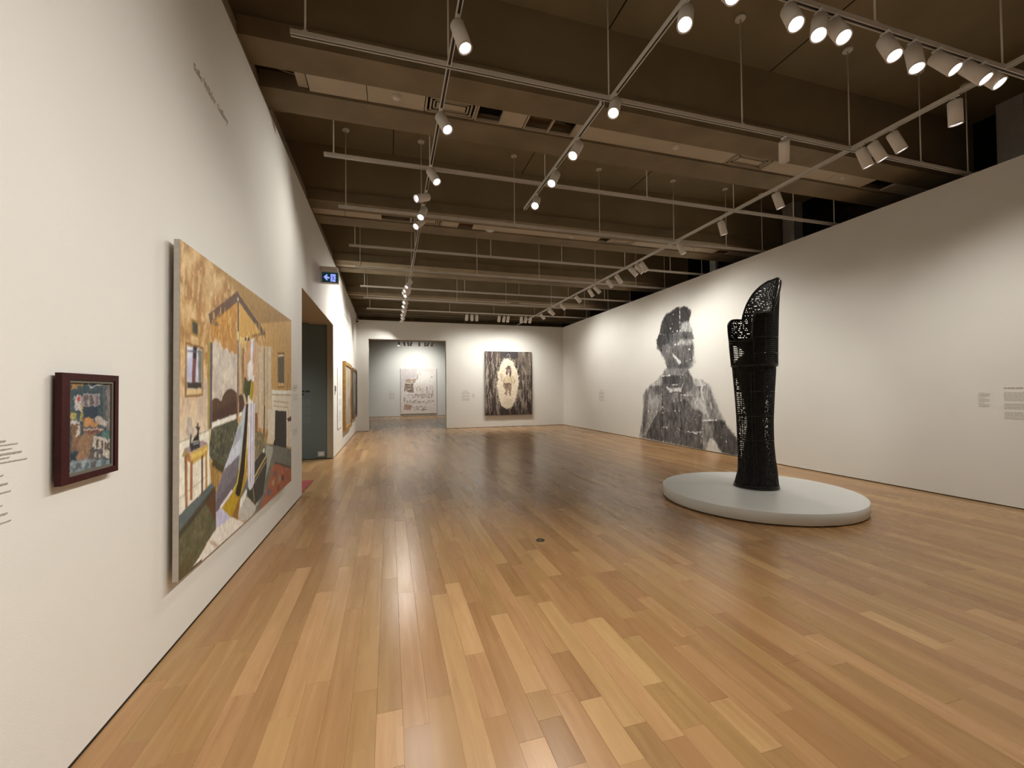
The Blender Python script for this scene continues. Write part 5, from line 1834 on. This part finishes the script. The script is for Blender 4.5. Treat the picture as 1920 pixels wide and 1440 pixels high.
rim = []
for px, py in ((1462, 524), (1457, 521.5), (1449, 525), (1440, 528), (1432, 533), (1425, 538), (1418, 544.5), (1412, 551), (1406, 560), (1400, 571), (1395.5, 583), (1393, 592), (1391.5, 599.5)):
    th = th_of(px, py, True)
    rim.append((th, rz(px, py, th)))
rim.append((rim[-1][0] + 2, rz(1388, 600.5, 120)))
for px, py in ((1380, 600), (1372, 601), (1368, 604)):
    th = th_of(px, py, True)
    rim.append((th, rz(px, py, th)))
rim.append((180, rz(1366, 611, 180)))
rim.append((188, rz(1366, 625, 190)))
rim.append((196, rz(1368, 640, 196)))
rim.append((th_of(1390, 641, False), rz(1390, 640, 240)))
thf = th_of(1412, 640, False)
rim.append((thf - 2, rz(1411, 634, 268)))
rim.append((thf + 1, rz(1412.5, 600, 270)))
for px, py in ((1415, 592), (1420, 588), (1432, 586.5), (1444, 586), (1448.5, 585)):
    th = th_of(px, py, False)
    rim.append((th, rz(px, py, th)))
for px, py, th in ((1451, 574, 322), (1455, 560, 332), (1459, 545, 342), (1462, 532, 352)):
    rim.append((th, rz(px, py, th)))
rim = sorted(rim)
RT = np.array([q[0] for q in rim] + [rim[0][0] + 360])
RZ = np.array([q[1] for q in rim] + [rim[0][1]])


def rimz(th):
    d = math.degrees(th) % 360
    if d < RT[0]:
        d += 360
    return float(np.interp(d, RT, RZ))


def inpoly(x, y, P):
    ins = False
    n = len(P)
    for i in range(n):
        a, b = P[i], P[(i + 1) % n]
        if (a[1] > y) != (b[1] > y) and x < (b[0] - a[0]) * (y - a[1]) / (b[1] - a[1]) + a[0]:
            ins = not ins
    return ins


strip = [lat(*q) for q in ((1378.5, 700), (1383, 712), (1390, 735), (1396, 755), (1400, 775), (1401.5, 792), (1398, 822), (1394, 842), (1390.5, 862), (1388.5, 862), (1387, 840), (1385.5, 822), (1384, 790), (1382, 760), (1380, 735))]
gaps = [(lat(1390, y - .9)[1], lat(1390, y + .9)[1]) for y in (734, 779, 824)]
spark = [lat(*q) for q in ((1436, 742), (1440, 742), (1443, 780), (1441, 810), (1445, 860), (1447, 873), (1443, 870), (1436, 830), (1430, 790), (1431, 770))]
colhole = [lat(*q) for q in ((1374, 645), (1385, 650), (1393, 655), (1397, 661), (1393, 668), (1386, 674), (1380, 681), (1376, 683))]
rg = random.Random(5)


def weave(name, z0, z1, nth, nz, shaft, parent, front):
    """one half of the woven shell (front: th 180..360, back: th 0..180) as quads with open cells"""
    b = MB()
    a0, a1 = (math.pi, 2 * math.pi) if front else (0, math.pi)
    ids = {}

    def V(i, j):
        if (i, j) not in ids:
            th = a0 + (a1 - a0) * i / nth
            z = z0 + (z1 - z0) * j / nz
            ids[(i, j)] = len(b.v)
            b.v.append(spt(th, z, shaft, .0035 * (1 if (i + j) % 2 else -1) + (.004 if j % 2 else 0))[0])
        return ids[(i, j)]
    for j in range(nz):
        z = z0 + (z1 - z0) * (j + .5) / nz
        for i in range(nth):
            th = a0 + (a1 - a0) * (i + .5) / nth
            _, pl = spt(th, z, shaft)
            if not shaft and z > rimz(th) - .004:
                continue
            hole = False
            if shaft:
                if inpoly(pl, z, strip) and not any(g[1] < z < g[0] for g in gaps):
                    hole = (j % 2 == 0 and rg.random() < .92) or rg.random() < .25
                elif inpoly(pl, z, spark):
                    hole = rg.random() < .42
                elif rg.random() < .015:
                    hole = True
            else:
                if inpoly(pl, z, colhole):
                    hole = (j % 2 == 0) or rg.random() < .3
                elif not front and z > lat(1390, 637)[1]:
                    hole = (j % 2 == 0 and rg.random() < .27)
                elif rg.random() < .01:
                    hole = True
            if hole:
                continue
            b.f.append((V(i, j), V(i + 1, j), V(i + 1, j + 1), V(i, j + 1)))
            b.mi.append(0)
    me = b.mesh(name, M['wicker'])
    o = obj(name, me, parent)
    md = o.modifiers.new('thickness', 'SOLIDIFY')
    md.thickness = .007
    md.offset = 0
    return o


t = thing('wicker_sculpture', 'tall black woven wicker totem with a pointed chair-like back on the round plinth', 'sculpture')
ztop = PZ[-1] + .01
weave('woven_shaft', PH + .02, ztop, 64, 116, True, t, True)
weave('woven_shaft', PH + .02, ztop, 64, 116, True, t, False)
zr = max(RZ)
weave('woven_collar', ZKB, zr, 76, 92, False, t, True)
weave('woven_collar', ZKB, zr, 76, 92, False, t, False)


def ring(z, shaft, r, dr=0.0, a=0, b=360, name='hoop', n=72, fz=None):
    pts = []
    for i in range(n + (0 if b - a == 360 else 1)):
        th = math.radians(a + (b - a) * i / n)
        zz = fz(th) if fz else z
        pts.append(spt(th, zz, shaft, dr)[0])
    return obj(name, MB().tube(pts, r, 8, closed=(b - a == 360)).mesh(name, M['cane'], True), t)


ring(PH + .014, True, .013, .006, name='base_ring')
ring(PH + .036, True, .012, .004, name='base_ring')
ring(ZKB + .006, False, .012, .004, name='collar_ring')
ring(ZKB - .012, False, .010, -.004, name='collar_ring')
ring(lat(1430, 664)[1], False, .009, .004, 272, 360)
ring(lat(1430, 635)[1], False, .009, .004, 272, 360)
for py in (734, 779, 824):
    ring(lat(1420, py)[1], True, .007, .003)
# rim cane, following the cut edge all round
N = 360
pts = []
for i in range(N):
    th = math.radians(i)
    pts.append(spt(th, rimz(th), False, .002)[0])
obj('rim_cane', MB().tube(pts, .014, 8, closed=True).mesh('rim_cane', M['cane'], True), t)
pts = [spt(math.radians(i), rimz(math.radians(i)) - .03, False, .008)[0] for i in range(0, 360)]
obj('rim_cane', MB().tube(pts, .007, 6, closed=True).mesh('rim_cane', M['cane'], True), t)
# thick glossy lip down the right side of the pointed back
pts = [spt(math.radians(a_), rimz(math.radians(a_)) - .012, False, -.004)[0] for a_ in list(range(322, 360, 3)) + list(range(0, 12, 3))]
obj('back_lip', MB().tube(pts, [.014] + [.026] * (len(pts) - 2) + [.014], 10).mesh('back_lip', M['cane'], True), t)
# inner seat web across the front opening
zs_ = rz(1395, 641, 240)
pts = [spt(th, zs_ - .01, False, -.02)[0] for th in np.linspace(0, 2 * math.pi, 48, endpoint=False)]
b = MB()
b.v = [tuple(q) for q in pts] + [tuple(Vector(q) - Vector((0, 0, .012))) for q in pts]
b.f = [tuple(range(48)), tuple(range(95, 47, -1))] + [(i, (i + 1) % 48, 48 + (i + 1) % 48, 48 + i) for i in range(48)]
b.mi = [0] * len(b.f)
# upright stakes
for k, th in enumerate((200, 232, 262, 271, 300, 335, 20, 60, 100, 140, 170)):
    pts = [spt(math.radians(th), z, True, .003)[0] for z in np.linspace(PH + .03, ztop, 14)]
    obj('stake', MB().tube(pts, .006, 6).mesh('stake', M['cane'], True), t)
for th in (180, 271, 300, 340, 25, 60, 95, 130, 160):
    zt_ = rimz(math.radians(th + (3 if th == 271 else 0)))
    if zt_ > ZKB + .1:
        pts = [spt(math.radians(th), z, False, .003)[0] for z in np.linspace(ZKB, zt_ - .005, 12)]
        obj('stake', MB().tube(pts, .007, 6).mesh('stake', M['cane'], True), t)
# dark inner lining behind the middle of the shaft (the weave is doubled there)
b = MB()
nzl = 40
for side in (1,):
    for j in range(nzl + 1):
        z = PH + .05 + (ztop - PH - .06) * j / nzl
        c = np.interp(z, PZ, PC)
        r = np.interp(z, PZ, PRa)
        # lining spans from beside the strip to beside the sparkle zone
        yl = [q for q in strip]
        zz_ = [q[1] for q in strip[:10]]
        left = c - r * .93
        xs_ = [q for q in strip if True]
        # widest strip edge at this height
        m_ = None
        for i in range(len(strip)):
            a_, b__ = strip[i], strip[(i + 1) % len(strip)]
            if (a_[1] - z) * (b__[1] - z) <= 0 and abs(a_[1] - b__[1]) > 1e-6:
                x_ = a_[0] + (b__[0] - a_[0]) * (z - a_[1]) / (b__[1] - a_[1])
                m_ = x_ if m_ is None else max(m_, x_)
        if m_ is not None:
            left = m_ + .012
        right = c + r * .28
        for pl in (left, right):
            b.v.append((uu[0] * pl + vv[0] * SD, uu[1] * pl + vv[1] * SD, z))
    for j in range(nzl):
        b.f.append((2 * j, 2 * j + 1, 2 * j + 3, 2 * j + 2))
        b.mi.append(0)
o = obj('inner_lining', b.mesh('inner_lining', M['wicker']), t)
md = o.modifiers.new('thickness', 'SOLIDIFY')
md.thickness = .01
print('lamps', NL[0], 'objects', len(bpy.data.objects))
